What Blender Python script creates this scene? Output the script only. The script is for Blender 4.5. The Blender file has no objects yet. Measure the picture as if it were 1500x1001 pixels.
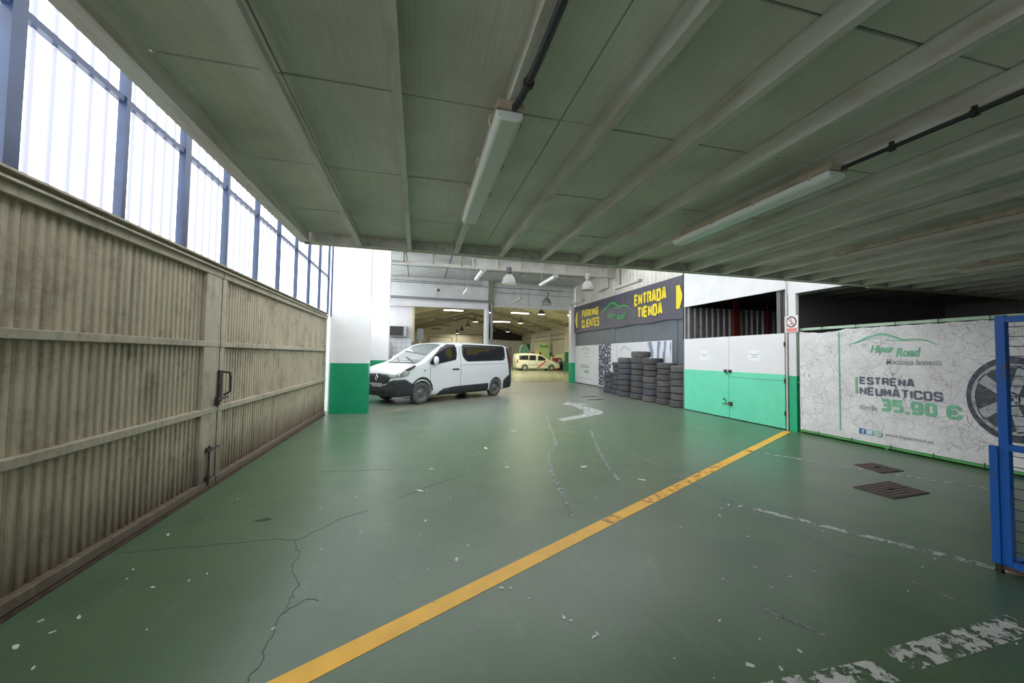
import bpy, bmesh, math, random
from mathutils import Vector, Matrix
from mathutils.bvhtree import BVHTree
random.seed(7)
PI = math.pi
SC = bpy.context.scene
COL = SC.collection

# ------------------------------------------------------------------ camera
cam = bpy.data.cameras.new('camera')
cam.sensor_fit = 'HORIZONTAL'; cam.sensor_width = 36.0
cam.lens = 36.0 * 560.25 / 1500.0
cam.clip_start = 0.05; cam.clip_end = 300
camo = bpy.data.objects.new('camera', cam); COL.objects.link(camo)
yaw, pit, rol = [math.radians(a) for a in (13.724, 2.210, 0.867)]
fwd = Vector((math.sin(yaw)*math.cos(pit), math.cos(yaw)*math.cos(pit), math.sin(pit)))
rgt = Vector((math.cos(yaw), -math.sin(yaw), 0)); up_ = rgt.cross(fwd)
r2 = rgt*math.cos(rol) + up_*math.sin(rol); u2 = r2.cross(fwd)
camo.matrix_world = Matrix(((r2.x, u2.x, -fwd.x, 0), (r2.y, u2.y, -fwd.y, 0), (r2.z, u2.z, -fwd.z, 1.5), (0, 0, 0, 1)))
SC.camera = camo

# ------------------------------------------------------------------ light
SKY = 2.5; WINDOW = 3.6
world = bpy.data.worlds.new('overcast_sky'); SC.world = world; world.use_nodes = True
bg = world.node_tree.nodes['Background']; bg.inputs[0].default_value = (0.93, 0.965, 1.0, 1); bg.inputs[1].default_value = SKY
SC.view_settings.view_transform = 'Standard'; SC.view_settings.look = 'None'
SC.view_settings.gamma = 1; SC.view_settings.use_curve_mapping = False
SC.view_settings.exposure = 0.0
SC.cycles.use_denoising = True; SC.cycles.sample_clamp_direct = 6
SC.cycles.max_bounces = 10; SC.cycles.diffuse_bounces = 6; SC.cycles.glossy_bounces = 4

# ------------------------------------------------------------------ materials
def new_mat(name):
    m = bpy.data.materials.new(name); m.use_nodes = True
    return m, m.node_tree.nodes, m.node_tree.links, m.node_tree.nodes['Principled BSDF']
def c4(c): return (c[0], c[1], c[2], 1)
def mapping(N, L, scale=(1,1,1), coord='Position'):
    if coord == 'Position':
        g = N.new('ShaderNodeNewGeometry'); out = g.outputs['Position']
    else:
        g = N.new('ShaderNodeTexCoord'); out = g.outputs['Object']
    mp = N.new('ShaderNodeMapping'); mp.inputs['Scale'].default_value = scale
    L.new(out, mp.inputs['Vector']); return mp.outputs[0]
def noise(N, L, vec, scale, detail=4, rough=.55):
    n = N.new('ShaderNodeTexNoise'); n.inputs['Scale'].default_value = scale
    n.inputs['Detail'].default_value = detail; n.inputs['Roughness'].default_value = rough
    L.new(vec, n.inputs['Vector']); return n.outputs['Fac']
def ramp(N, L, fac, stops):
    r = N.new('ShaderNodeValToRGB'); e = r.color_ramp.elements
    while len(e) < len(stops): e.new(.5)
    for k, (p, c) in enumerate(stops):
        e[k].position = p; e[k].color = c4(c) if hasattr(c, '__len__') else (c, c, c, 1)
    L.new(fac, r.inputs[0]); return r.outputs['Color']
def mix(N, L, fac, a, b, mode='MIX'):
    m = N.new('ShaderNodeMix'); m.data_type = 'RGBA'; m.blend_type = mode
    for sock, v in ((m.inputs[0], fac), (m.inputs[6], a), (m.inputs[7], b)):
        if isinstance(v, (int, float)): sock.default_value = v
        elif isinstance(v, tuple): sock.default_value = c4(v)
        else: L.new(v, sock)
    return m.outputs[2]
def bump(N, L, h, B, strength=.3, dist=.01):
    b = N.new('ShaderNodeBump'); b.inputs['Strength'].default_value = strength; b.inputs['Distance'].default_value = dist
    L.new(h, b.inputs['Height']); L.new(b.outputs[0], B.inputs['Normal'])
def plain(name, col, rough=.5, metal=0, var=.0, scale=6, coat=0, spec=.5, stretch=(1,1,1), coord='Position', dirt=None):
    m, N, L, B = new_mat(name)
    B.inputs['Roughness'].default_value = rough; B.inputs['Metallic'].default_value = metal
    B.inputs['Coat Weight'].default_value = coat; B.inputs['Specular IOR Level'].default_value = spec
    if var > 0:
        v = mapping(N, L, stretch, coord); f = noise(N, L, v, scale, 5)
        d = dirt if dirt else tuple(x*(1-var) for x in col)
        hi = tuple(min(1, x*(1+var*.25)) for x in col)
        L.new(ramp(N, L, f, [(.32, d), (.55, col), (.75, hi)]), B.inputs['Base Color'])
    else:
        B.inputs['Base Color'].default_value = c4(col)
    return m
def emit(name, col, s):
    m, N, L, B = new_mat(name)
    B.inputs['Base Color'].default_value = (.8,.8,.8,1)
    B.inputs['Emission Color'].default_value = c4(col); B.inputs['Emission Strength'].default_value = s
    return m
M = {}
# floor paint
def floor_mat(name, a, b, grey, grey_at=.6, rlo=.24, rhi=.45):
    m, N, L, B = new_mat(name)
    v = mapping(N, L); big = noise(N, L, v, .35, 4, .6); med = noise(N, L, v, 1.9, 5, .6); fine = noise(N, L, v, 26, 4, .7)
    base = ramp(N, L, med, [(.3, a), (.68, b)])
    base = mix(N, L, ramp(N, L, big, [(grey_at-.12, 0), (grey_at+.14, .8)]), base, grey)
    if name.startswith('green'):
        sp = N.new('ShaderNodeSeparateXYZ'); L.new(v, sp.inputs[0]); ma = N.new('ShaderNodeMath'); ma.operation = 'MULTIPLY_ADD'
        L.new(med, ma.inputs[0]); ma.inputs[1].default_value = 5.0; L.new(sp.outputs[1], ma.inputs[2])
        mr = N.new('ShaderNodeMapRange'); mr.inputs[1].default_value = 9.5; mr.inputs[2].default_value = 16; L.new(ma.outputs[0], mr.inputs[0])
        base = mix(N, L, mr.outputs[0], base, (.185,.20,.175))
    base = mix(N, L, ramp(N, L, fine, [(.35, .16), (.6, 0)]), base, tuple(x*.6 for x in a))
    v2 = mapping(N, L, (1.4, .35, 1)); sc = noise(N, L, v2, 7, 4, .6)
    base = mix(N, L, ramp(N, L, sc, [(.58, 0), (.80, .16)]), base, (.28,.32,.28))
    L.new(base, B.inputs['Base Color'])
    B.inputs['Roughness'].default_value = (rlo+rhi)/2
    B.inputs['Specular IOR Level'].default_value = .45
    return m
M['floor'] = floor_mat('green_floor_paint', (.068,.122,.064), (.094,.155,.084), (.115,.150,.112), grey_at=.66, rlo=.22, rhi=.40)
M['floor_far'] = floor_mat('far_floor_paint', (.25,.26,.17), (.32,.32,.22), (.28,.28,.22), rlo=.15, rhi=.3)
M['floor_out'] = plain('outdoor_concrete', (.3,.3,.29), .9, var=.2)
# gate cream paint with grime
def gate_mat(name, col, grime):
    m, N, L, B = new_mat(name)
    v = mapping(N, L, (6, 6, .55)); st = noise(N, L, v, 2.2, 7, .7)
    v1 = mapping(N, L); bl = noise(N, L, v1, 3.0, 6, .75); sp = noise(N, L, v1, 30, 3, .6)
    base = ramp(N, L, st, [(.28, tuple(x*.62 for x in col)), (.5, col), (.72, tuple(min(1, x*1.1) for x in col))])
    base = mix(N, L, ramp(N, L, bl, [(.50, 0), (.72, .6)]), base, grime)
    sep = N.new('ShaderNodeSeparateXYZ'); L.new(v1, sep.inputs[0])
    ad = N.new('ShaderNodeMath'); ad.operation = 'MULTIPLY_ADD'; L.new(st, ad.inputs[0]); ad.inputs[1].default_value = .55; L.new(sep.outputs[2], ad.inputs[2])
    base = mix(N, L, ramp(N, L, ad.outputs[0], [(.34, .95), (.85, .12)]), base, grime)
    base = mix(N, L, ramp(N, L, sp, [(.70, 0), (.74, .8)]), base, (.12,.07,.045))
    L.new(base, B.inputs['Base Color']); B.inputs['Roughness'].default_value = .55
    return m
M['gate'] = gate_mat('cream_gate_paint', (.50,.435,.32), (.095,.065,.042))
M['gate_rail'] = gate_mat('cream_rail_paint', (.47,.425,.33), (.12,.085,.06))
M['rust'] = plain('rusty_steel', (.13,.075,.05), .8, .2, var=.6, scale=20)
M['track'] = plain('rusty_track', (.10,.06,.045), .85, 0, var=.5, scale=12)
M['iron'] = plain('old_iron', (.06,.055,.055), .55, .5, var=.4, scale=30)
M['blue_frame'] = plain('blue_window_paint', (.022,.045,.11), .4, var=.25, scale=5)
# translucent corrugated sheets lit from behind by daylight
def pane_mat():
    m, N, L, B = new_mat('daylit_translucent_sheet')
    v = mapping(N, L); f = noise(N, L, v, 1.2, 3)
    L.new(ramp(N, L, f, [(.3, (.86,.91,1.0)), (.7, (1,1,1))]), B.inputs['Emission Color'])
    B.inputs['Emission Strength'].default_value = WINDOW
    B.inputs['Base Color'].default_value = (.8,.85,.9,1); B.inputs['Roughness'].default_value = .4
    return m
M['pane'] = pane_mat()
M['rib'] = emit('translucent_sheet_rib', (.78,.83,.97), .88); M['rib'].node_tree.nodes['Principled BSDF'].inputs['Base Color'].default_value = (.03,.03,.04,1)
# canopy
def panel_mat(name, col, ribs=False):
    m, N, L, B = new_mat(name)
    v = mapping(N, L); a = noise(N, L, v, 1.3, 5, .6); b = noise(N, L, v, 14, 4, .7)
    v2 = mapping(N, L, (24, 1.2, 1)); s = noise(N, L, v2, 2, 4)
    base = ramp(N, L, a, [(.3, tuple(x*.78 for x in col)), (.6, col)])
    base = mix(N, L, ramp(N, L, s, [(.4, .18), (.6, 0)]), base, tuple(x*.6 for x in col))
    base = mix(N, L, ramp(N, L, b, [(.66, 0), (.8, .5)]), base, (.12,.12,.10))
    L.new(base, B.inputs['Base Color']); B.inputs['Roughness'].default_value = .42 if ribs else .5
    w = N.new('ShaderNodeTexWave'); w.inputs['Scale'].default_value = 12 if not ribs else 9; w.bands_direction = 'X'
    L.new(v, w.inputs['Vector']); bump(N, L, w.outputs[1], B, .25 if not ribs else .8, .003)
    return m
M['panel'] = panel_mat('canopy_panel_paint', (.80,.81,.74))
M['panel_b'] = panel_mat('canopy_panel_paint_pale', (.83,.84,.78))
M['panel_rib'] = panel_mat('canopy_ribbed_sheet', (.74,.77,.74), True)
M['joist'] = plain('canopy_joist_paint', (.72,.71,.67), .45, var=.2, scale=4, dirt=(.56,.51,.46), stretch=(3,.6,3))
M['joist_cream'] = plain('canopy_edge_cream', (.66,.63,.46), .5, var=.2, scale=5)
M['gap'] = plain('dark_gap', (.02,.02,.018), .9)
M['lamp_base'] = plain('yellowed_plastic', (.50,.42,.32), .5, var=.25, scale=9)
def diffuser():
    m, N, L, B = new_mat('frosted_lamp_cover')
    B.inputs['Base Color'].default_value = (.80,.83,.80,1); B.inputs['Roughness'].default_value = .32
    return m
M['diffuser'] = diffuser()
M['clip'] = plain('cream_clip', (.62,.55,.38), .5)
M['conduit'] = plain('black_conduit', (.025,.027,.03), .45)
M['white'] = plain('white_wall_paint', (.74,.735,.745), .55, var=.10, scale=1.6)
M['white2'] = plain('white_wall_panel', (.70,.71,.70), .5, var=.12, scale=2.2)
M['offwhite'] = plain('beige_girder_paint', (.60,.58,.53), .5, var=.18, scale=3)
M['cladding'] = plain('beige_corrugated_cladding', (.70,.67,.60), .5, var=.15, scale=2)
M['roof_grey'] = plain('grey_roof_panel', (.50,.53,.51), .5, var=.2, scale=1.5)
M['far_roof'] = plain('olive_cream_roof', (.66,.62,.46), .6, var=.2, scale=.8)
M['far_wall'] = plain('far_beige_wall', (.68,.63,.57), .6, var=.12, scale=.6)
M['rafter'] = plain('dull_rafter_paint', (.27,.25,.18), .6)
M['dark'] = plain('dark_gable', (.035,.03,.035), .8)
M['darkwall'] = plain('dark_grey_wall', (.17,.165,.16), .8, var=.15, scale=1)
M['sidewall'] = plain('dim_side_panel', (.24,.22,.21), .7, var=.12, scale=1)
def two_tone(name, low, high, z, var=.12, scuff=0.0):
    m, N, L, B = new_mat(name)
    v = mapping(N, L); sep = N.new('ShaderNodeSeparateXYZ'); L.new(v, sep.inputs[0])
    n1 = noise(N, L, v, 2.5, 6, .65)
    lo = ramp(N, L, n1, [(.3, tuple(x*(1-var) for x in low)), (.6, low)])
    if scuff:
        n2 = noise(N, L, mapping(N, L, (1,1,1.6)), 5.5, 8, .75)
        lo = mix(N, L, ramp(N, L, n2, [(.60, 0), (.68, scuff)]), lo, tuple(x*.4 for x in low))
    hi = ramp(N, L, n1, [(.3, tuple(x*(1-var*.5) for x in high)), (.6, high)])
    gt = N.new('ShaderNodeMath'); gt.operation = 'GREATER_THAN'; L.new(sep.outputs[2], gt.inputs[0]); gt.inputs[1].default_value = z
    L.new(mix(N, L, gt.outputs[0], lo, hi), B.inputs['Base Color']); B.inputs['Roughness'].default_value = .42
    return m
M['column'] = two_tone('white_over_green_column_paint', (.0,.30,.135), (.80,.80,.80), 1.265, scuff=.7)
M['leaf'] = two_tone('white_over_mint_door_paint', (.15,.70,.45), (.74,.73,.74), 1.19, .08, .35)
M['post'] = two_tone('white_over_green_post_paint', (.02,.42,.21), (.70,.70,.70), 1.17)
M['far_post'] = two_tone('white_over_green_far_paint', (.0,.22,.08), (.62,.58,.52), 2.1)
M['red'] = plain('red_steel', (.28,.02,.02), .5)
M['corr'] = plain('grey_corrugated_steel', (.26,.25,.25), .4, .3, var=.15)
M['sign'] = plain('charcoal_banner_vinyl', (.105,.100,.130), .6, var=.15, scale=2)
M['yellow'] = plain('yellow_print', (.86,.68,.04), .6)
M['green_print'] = plain('green_print', (.07,.42,.12), .6)
M['green_faded'] = plain('faded_green_print', (.20,.52,.32), .6, var=.2, scale=20)
M['navy_print'] = plain('faded_navy_print', (.12,.13,.18), .6, var=.25, scale=20)
M['slate'] = plain('slate_grey_board', (.13,.155,.18), .5, var=.12, scale=2)
M['slate_line'] = plain('slate_seam', (.03,.035,.04), .6)
M['poster'] = plain('white_poster', (.76,.77,.80), .5, var=.04, scale=2)
M['grey_print'] = plain('grey_print', (.38,.38,.42), .6)
M['blue_print'] = plain('blue_print', (.05,.15,.42), .5)
M['sky_print'] = plain('pale_blue_print', (.32,.55,.72), .5)
M['dark_print'] = plain('dark_print', (.035,.04,.055), .5, var=.5, scale=14, dirt=(.12,.12,.15))
M['silver_print'] = plain('silver_print', (.45,.46,.48), .5, var=.4, scale=16, dirt=(.22,.22,.24))
M['frame_green'] = plain('bright_green_frame', (.12,.45,.12), .45, var=.2, scale=5)
M['frame_pale'] = plain('pale_green_frame', (.45,.62,.45), .5, var=.2, scale=5)
def tarp():
    m, N, L, B = new_mat('cracked_white_tarp')
    v = mapping(N, L); wv = N.new('ShaderNodeVectorMath'); wv.operation = 'MULTIPLY_ADD'
    nz = N.new('ShaderNodeTexNoise'); nz.inputs['Scale'].default_value = 3; L.new(v, nz.inputs['Vector'])
    L.new(nz.outputs['Color'], wv.inputs[0]); wv.inputs[1].default_value = (.35,.35,.35); L.new(v, wv.inputs[2])
    cr = None
    for sc, w, k in ((3.6, .02, .7), (7, .035, .6), (14, .05, .3)):
        vo = N.new('ShaderNodeTexVoronoi'); vo.feature = 'DISTANCE_TO_EDGE'; vo.inputs['Scale'].default_value = sc
        L.new(wv.outputs[0], vo.inputs['Vector'])
        r = ramp(N, L, vo.outputs['Distance'], [(0, k), (w, 0)])
        cr = r if cr is None else mix(N, L, 1.0, cr, r, 'ADD')
    msk = ramp(N, L, noise(N, L, v, 1.6, 3), [(.38, .25), (.6, 1)])
    cr = mix(N, L, 1.0, cr, msk, 'MULTIPLY')
    base = ramp(N, L, noise(N, L, v, 3, 4), [(.3, (.68,.66,.66)), (.65, (.82,.80,.80))])
    base = mix(N, L, cr, base, (.26,.22,.22))
    L.new(base, B.inputs['Base Color']); B.inputs['Roughness'].default_value = .55
    return m
M['tarp'] = tarp()
def picture(name, cols, scale, rings):
    m, N, L, B = new_mat(name); v = mapping(N, L)
    if rings:
        vo = N.new('ShaderNodeTexVoronoi'); vo.inputs['Scale'].default_value = scale; L.new(v, vo.inputs['Vector'])
        mu = N.new('ShaderNodeMath'); mu.operation = 'MULTIPLY'; mu.inputs[1].default_value = 9; L.new(vo.outputs['Distance'], mu.inputs[0])
        sn = N.new('ShaderNodeMath'); sn.operation = 'SINE'; L.new(mu.outputs[0], sn.inputs[0]); f = mix(N, L, .45, sn.outputs[0], noise(N, L, v, 7, 5))
    else:
        w = N.new('ShaderNodeTexWave'); w.inputs['Scale'].default_value = scale; w.inputs['Distortion'].default_value = 9; w.inputs['Detail'].default_value = 3; w.bands_direction = 'Y'
        L.new(v, w.inputs['Vector']); f = w.outputs[1]
    L.new(ramp(N, L, f, cols), B.inputs['Base Color']); B.inputs['Roughness'].default_value = .5; return m
M['engine_print'] = picture('engine_photo_print', [(.0, (.05,.06,.10)), (.3, (.16,.17,.25)), (.5, (.45,.46,.54)), (.75, (.70,.71,.76))], 5.5, True)
M['cloth_print'] = picture('folded_cloth_photo_print', [(.1, (.22,.26,.38)), (.35, (.55,.60,.72)), (.6, (.76,.77,.82))], .55, False)
# worn floor markings: paint flaked off by a noise mask
def worn(name, col, lo, hi, scale, under=None, rough=.45):
    m, N, L, B = new_mat(name)
    v = mapping(N, L); f = noise(N, L, v, scale, 8, .72)
    n2 = noise(N, L, v, 4, 4)
    L.new(ramp(N, L, n2, [(.3, tuple(x*.85 for x in col)), (.65, col)]), B.inputs['Base Color'])
    B.inputs['Roughness'].default_value = rough
    L.new(ramp(N, L, f, [(lo, 0), (hi, 1)]), B.inputs['Alpha'])
    return m
M['line_yellow'] = worn('worn_yellow_line_paint', (.95,.50,.02), .22, .36, 9)
M['line_rust'] = worn('bare_brown_patch', (.46,.24,.07), .46, .60, 12)
M['line_fade'] = worn('orange_faded_paint', (.62,.30,.07), .50, .66, 10)
M['line_ochre'] = worn('faded_ochre_line', (.42,.32,.12), .38, .6, 8)
M['line_white'] = worn('flaked_white_paint', (.62,.62,.58), .48, .51, 13)
M['line_white_thin'] = worn('thin_worn_white_paint', (.48,.50,.46), .45, .53, 14)
M['arrow'] = worn('worn_white_arrow_paint', (.46,.48,.45), .28, .58, 7)
M['chip'] = plain('paint_chip', (.62,.63,.60), .6)
M['crack'] = plain('floor_crack', (.05,.065,.05), .9)
M['scrape'] = worn('pale_scrape', (.34,.38,.35), .42, .62, 10)
M['cover'] = plain('brown_cast_cover', (.115,.075,.062), .6, .3, var=.35, scale=20)
# vehicles
M['van_white'] = plain('white_car_paint', (.70,.72,.73), .28, coat=.6)
M['car_cream'] = plain('cream_white_car_paint', (.74,.76,.62), .3, coat=.5)
M['plastic'] = plain('black_textured_plastic', (.022,.024,.028), .5)
M['glass'] = plain('dark_tinted_glass', (.012,.014,.018), .06, spec=.7)
def screen_mat():
    m, N, L, B = new_mat('windscreen_glass')
    B.inputs['Base Color'].default_value = (.10,.12,.12,1); B.inputs['Roughness'].default_value = .05
    B.inputs['Coat Weight'].default_value = 1; B.inputs['Specular IOR Level'].default_value = 1.0
    return m
M['screen'] = screen_mat()
M['chrome'] = plain('chrome', (.75,.76,.78), .15, 1)
M['lens'] = plain('headlamp_lens', (.55,.56,.56), .1, .6)
M['wheel'] = plain('steel_wheel', (.16,.155,.16), .45, .6)
M['hubcap'] = plain('silver_hubcap', (.50,.50,.50), .35, .7)
M['tyre'] = plain('tyre_rubber', (.085,.083,.085), .7, var=.3, scale=7)
M['tyre_b'] = plain('tyre_rubber_dusty', (.12,.115,.11), .75, var=.3, scale=7)
M['tyre_c'] = plain('tyre_rubber_bluish', (.085,.092,.108), .7, var=.3, scale=7)
M['tail'] = plain('red_tail_lamp', (.5,.03,.02), .25)
M['stripe'] = plain('red_stripe', (.62,.03,.05), .4)
M['plate'] = plain('number_plate', (.30,.32,.34), .4)
M['seam'] = plain('panel_seam', (.10,.11,.11), .6)
# misc
M['cage_blue'] = plain('chipped_blue_paint', (.01,.115,.46), .4, var=.15, scale=6)
def chipped():
    m, N, L, B = new_mat('chipped_blue_cage_paint')
    v = mapping(N, L); f = noise(N, L, v, 9, 8, .7); g = noise(N, L, v, 2.2, 2)
    f2 = mix(N, L, .35, f, g)
    base = ramp(N, L, f2, [(.55, (.01,.12,.50)), (.585, (.01,.10,.42)), (.60, (.17,.10,.09))])
    L.new(base, B.inputs['Base Color']); B.inputs['Roughness'].default_value = .4
    return m
M['cage'] = chipped()
M['wire'] = plain('dark_blue_wire', (.012,.04,.15), .5)
M['wood'] = plain('pallet_wood', (.45,.31,.18), .7, var=.3, stretch=(1,8,8), scale=4)
M['grey_box'] = plain('grey_box', (.20,.22,.22), .5)
M['ac'] = plain('air_conditioner_case', (.42,.42,.40), .5)
M['ac_dark'] = plain('air_conditioner_grille', (.03,.03,.03), .5)
M['tile'] = plain('white_glazed_tile', (.74,.75,.78), .15)
M['grout'] = plain('blue_grey_grout', (.22,.25,.32), .8)
M['bay_shell'] = plain('aluminium_shade', (.24,.235,.21), .38, .35)
M['bay_glass'] = plain('lamp_glass', (.50,.55,.52), .15)
M['bay_dark'] = plain('dark_ballast', (.04,.04,.045), .5)
M['tube_dead'] = plain('lamp_body_unlit', (.46,.43,.37), .5)
M['tube_dark'] = plain('dark_lamp_body', (.12,.10,.08), .6)
M['tube_lit'] = emit('lit_fluorescent_tube', (1.0,.96,.76), 260)
M['bay_lit'] = emit('lit_high_bay_lamp', (1.0,.96,.72), 280)
M['pipe_grey'] = plain('grey_pipe', (.20,.21,.22), .45)
M['yellow_pipe'] = plain('yellowish_trim', (.55,.50,.30), .5)
M['proh_white'] = plain('sign_white', (.75,.72,.72), .5)
M['proh_red'] = plain('faded_red_print', (.72,.22,.22), .5)
M['paper'] = plain('white_paper', (.82,.82,.82), .7)
M['pale_stripe'] = plain('cloth_print', (.45,.52,.66), .6)
M['low_green'] = plain('dark_green_paint', (.01,.13,.055), .5)
M['workshop_green'] = plain('lime_sign', (.55,.75,.38), .6)
M['yellow_car'] = plain('pale_yellow_car_paint', (.72,.74,.35), .35, coat=.4)
M['teal'] = plain('teal_cloth', (.25,.58,.48), .7)

# ------------------------------------------------------------------ mesh helpers
WM = {}
class MB:
    def __init__(s): s.v = []; s.f = []; s.m = []
    def add(s, vs, fs, mi=0):
        o = len(s.v); s.v += [tuple(v) for v in vs]
        for f in fs: s.f.append([i+o for i in f]); s.m.append(mi)
        return s
    def box(s, x0, x1, y0, y1, z0, z1, mi=0):
        return s.add([(x0,y0,z0),(x1,y0,z0),(x1,y1,z0),(x0,y1,z0),(x0,y0,z1),(x1,y0,z1),(x1,y1,z1),(x0,y1,z1)],
                     [(0,3,2,1),(4,5,6,7),(0,1,5,4),(1,2,6,5),(2,3,7,6),(3,0,4,7)], mi)
    def beam(s, a, b, w, h, mi=0, up=(0,0,1)):
        a = Vector(a); b = Vector(b); d = (b-a).normalized(); u = Vector(up)
        r = d.cross(u).normalized(); u = r.cross(d)
        vs = [p + r*(i*w/2) + u*(j*h/2) for p in (a, b) for i, j in ((-1,-1),(1,-1),(1,1),(-1,1))]
        return s.add(vs, [(0,1,2,3),(7,6,5,4),(0,4,5,1),(1,5,6,2),(2,6,7,3),(3,7,4,0)], mi)
    def prism(s, poly, vec, mi=0):
        n = len(poly); vec = Vector(vec); p = [Vector(q) for q in poly]
        vs = p + [q+vec for q in p]
        fs = [list(range(n))[::-1], list(range(n, 2*n))] + [(i, (i+1) % n, (i+1) % n+n, i+n) for i in range(n)]
        return s.add(vs, fs, mi)
    def tube(s, pts, r, n=8, mi=0, closed=False):
        pts = [Vector(p) for p in pts]; rings = []; prev = None
        for i, p in enumerate(pts):
            a = pts[i-1] if (i or closed) else p; b = pts[(i+1) % len(pts)] if (i < len(pts)-1 or closed) else p
            d = (b-a).normalized(); ref = Vector((0,0,1)) if abs(d.z) < .9 else Vector((1,0,0))
            if prev is None: u = d.cross(ref).normalized()
            else: u = (prev - d*prev.dot(d)).normalized()
            prev = u; w = d.cross(u); rr = r[i] if hasattr(r, '__len__') else r
            rings.append([p + u*math.cos(2*PI*k/n)*rr + w*math.sin(2*PI*k/n)*rr for k in range(n)])
        vs = [q for g in rings for q in g]; m = len(pts); fs = []
        for i in range(m if closed else m-1):
            j = (i+1) % m
            for k in range(n): fs.append((i*n+k, i*n+(k+1) % n, j*n+(k+1) % n, j*n+k))
        if not closed: fs += [list(range(n))[::-1], list(range((m-1)*n, m*n))]
        return s.add(vs, fs, mi)
    def lathe(s, prof, c, axis=(0,0,1), n=24, mi=0, closed=False):
        ax = Vector(axis).normalized(); ref = Vector((1,0,0)) if abs(ax.x) < .9 else Vector((0,1,0))
        u = ax.cross(ref).normalized(); w = ax.cross(u); c = Vector(c); vs = []; m = len(prof)
        for r, z in prof:
            for k in range(n):
                t = 2*PI*k/n; vs.append(c + ax*z + (u*math.cos(t)+w*math.sin(t))*max(r, 1e-4))
        fs = []
        for i in range(m if closed else m-1):
            j = (i+1) % m
            for k in range(n): fs.append((i*n+k, i*n+(k+1) % n, j*n+(k+1) % n, j*n+k))
        return s.add(vs, fs, mi)
    def section(s, poly, a, b, mi=0):   # XZ polygon swept along Y from a to b
        return s.prism([(x, a, z) for x, z in poly], (0, b-a, 0), mi)
    def build(s, name, mats, parent=None, smooth=False, local=False, bevel=0):
        if not isinstance(mats, (list, tuple)): mats = [mats]
        me = bpy.data.meshes.new(name); vs = [Vector(v) for v in s.v]
        loc = None
        if parent is not None and not local:
            inv = WM[parent.name].inverted(); vs = [inv @ v for v in vs]
        if parent is None:
            xs = [v.x for v in vs]; ys = [v.y for v in vs]; zs = [v.z for v in vs]
            loc = Vector(((min(xs)+max(xs))/2, (min(ys)+max(ys))/2, min(zs))); vs = [v-loc for v in vs]
        me.from_pydata([tuple(v) for v in vs], [], s.f)
        for mt in mats: me.materials.append(M[mt] if isinstance(mt, str) else mt)
        me.polygons.foreach_set('material_index', s.m)
        bm = bmesh.new(); bm.from_mesh(me); bmesh.ops.recalc_face_normals(bm, faces=bm.faces)
        if bevel: bmesh.ops.bevel(bm, geom=[e for e in bm.edges if len(e.link_faces) == 2 and e.calc_face_angle(0) > .6], offset=bevel, segments=2, affect='EDGES', profile=.5)
        if smooth:
            for f in bm.faces: f.smooth = True
            for e in bm.edges:
                if len(e.link_faces) == 2 and e.calc_face_angle(0) > math.radians(40): e.smooth = False
        bm.to_mesh(me); bm.free()
        o = bpy.data.objects.new(name, me); COL.objects.link(o)
        if parent is not None:
            o.parent = parent; WM[o.name] = WM[parent.name]
        else:
            o.location = loc; WM[o.name] = Matrix.Translation(loc)
        return o
def tag(o, label=None, cat=None, group=None, kind=None):
    if label: o['label'] = label
    if cat: o['category'] = cat
    if group: o['group'] = group
    if kind: o['kind'] = kind
    return o
def thing(name, label=None, cat=None, loc=(0,0,0), rotz=0, group=None, kind=None):
    o = bpy.data.objects.new(name, None); COL.objects.link(o); o.empty_display_size = .1
    o.location = loc; o.rotation_euler = (0, 0, rotz)
    WM[o.name] = Matrix.Translation(Vector(loc)) @ Matrix.Rotation(rotz, 4, 'Z')
    return tag(o, label, cat, group, kind)
def copy_tree(o, loc=None, rotz=None, label=None, group=None, parent=None):
    c = o.copy(); COL.objects.link(c)
    if parent: c.parent = parent
    if loc is not None: c.location = loc
    if rotz is not None: c.rotation_euler = (0, 0, rotz)
    if label: c['label'] = label
    if group: c['group'] = group
    for ch in o.children[:]: copy_tree(ch, parent=c)
    return c
def text(name, s, mat, parent, plane, x, a, b, z0, z1, bold=.0, thick=.003, shear=0):
    """lettering on a wall facing -X (plane 'X', runs from Y=a down to Y=b) or facing -Y (plane 'Y', X from a to b)."""
    cu = bpy.data.curves.new(name, 'FONT'); cu.body = s; cu.offset = bold; cu.extrude = .001; cu.resolution_u = 3; cu.shear = shear
    t = bpy.data.objects.new(name, cu); COL.objects.link(t)
    dg = bpy.context.evaluated_depsgraph_get(); me = bpy.data.meshes.new_from_object(t.evaluated_get(dg))
    bpy.data.objects.remove(t); bpy.data.curves.remove(cu)
    xs = [v.co.x for v in me.vertices]; ys = [v.co.y for v in me.vertices]
    x0, x1, y0, y1 = min(xs), max(xs), min(ys), max(ys)
    for v in me.vertices:
        u = a + (b-a)*(v.co.x-x0)/(x1-x0); w = z0 + (z1-z0)*(v.co.y-y0)/(y1-y0); d = x - (thick if v.co.z > 0 else 0)
        v.co = (d, u, w) if plane == 'X' else (u, d, w)
    me.transform(WM[parent.name].inverted())
    me.materials.clear(); me.materials.append(M[mat])
    o = bpy.data.objects.new(name, me); COL.objects.link(o); o.parent = parent; WM[o.name] = WM[parent.name]
    return o
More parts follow.
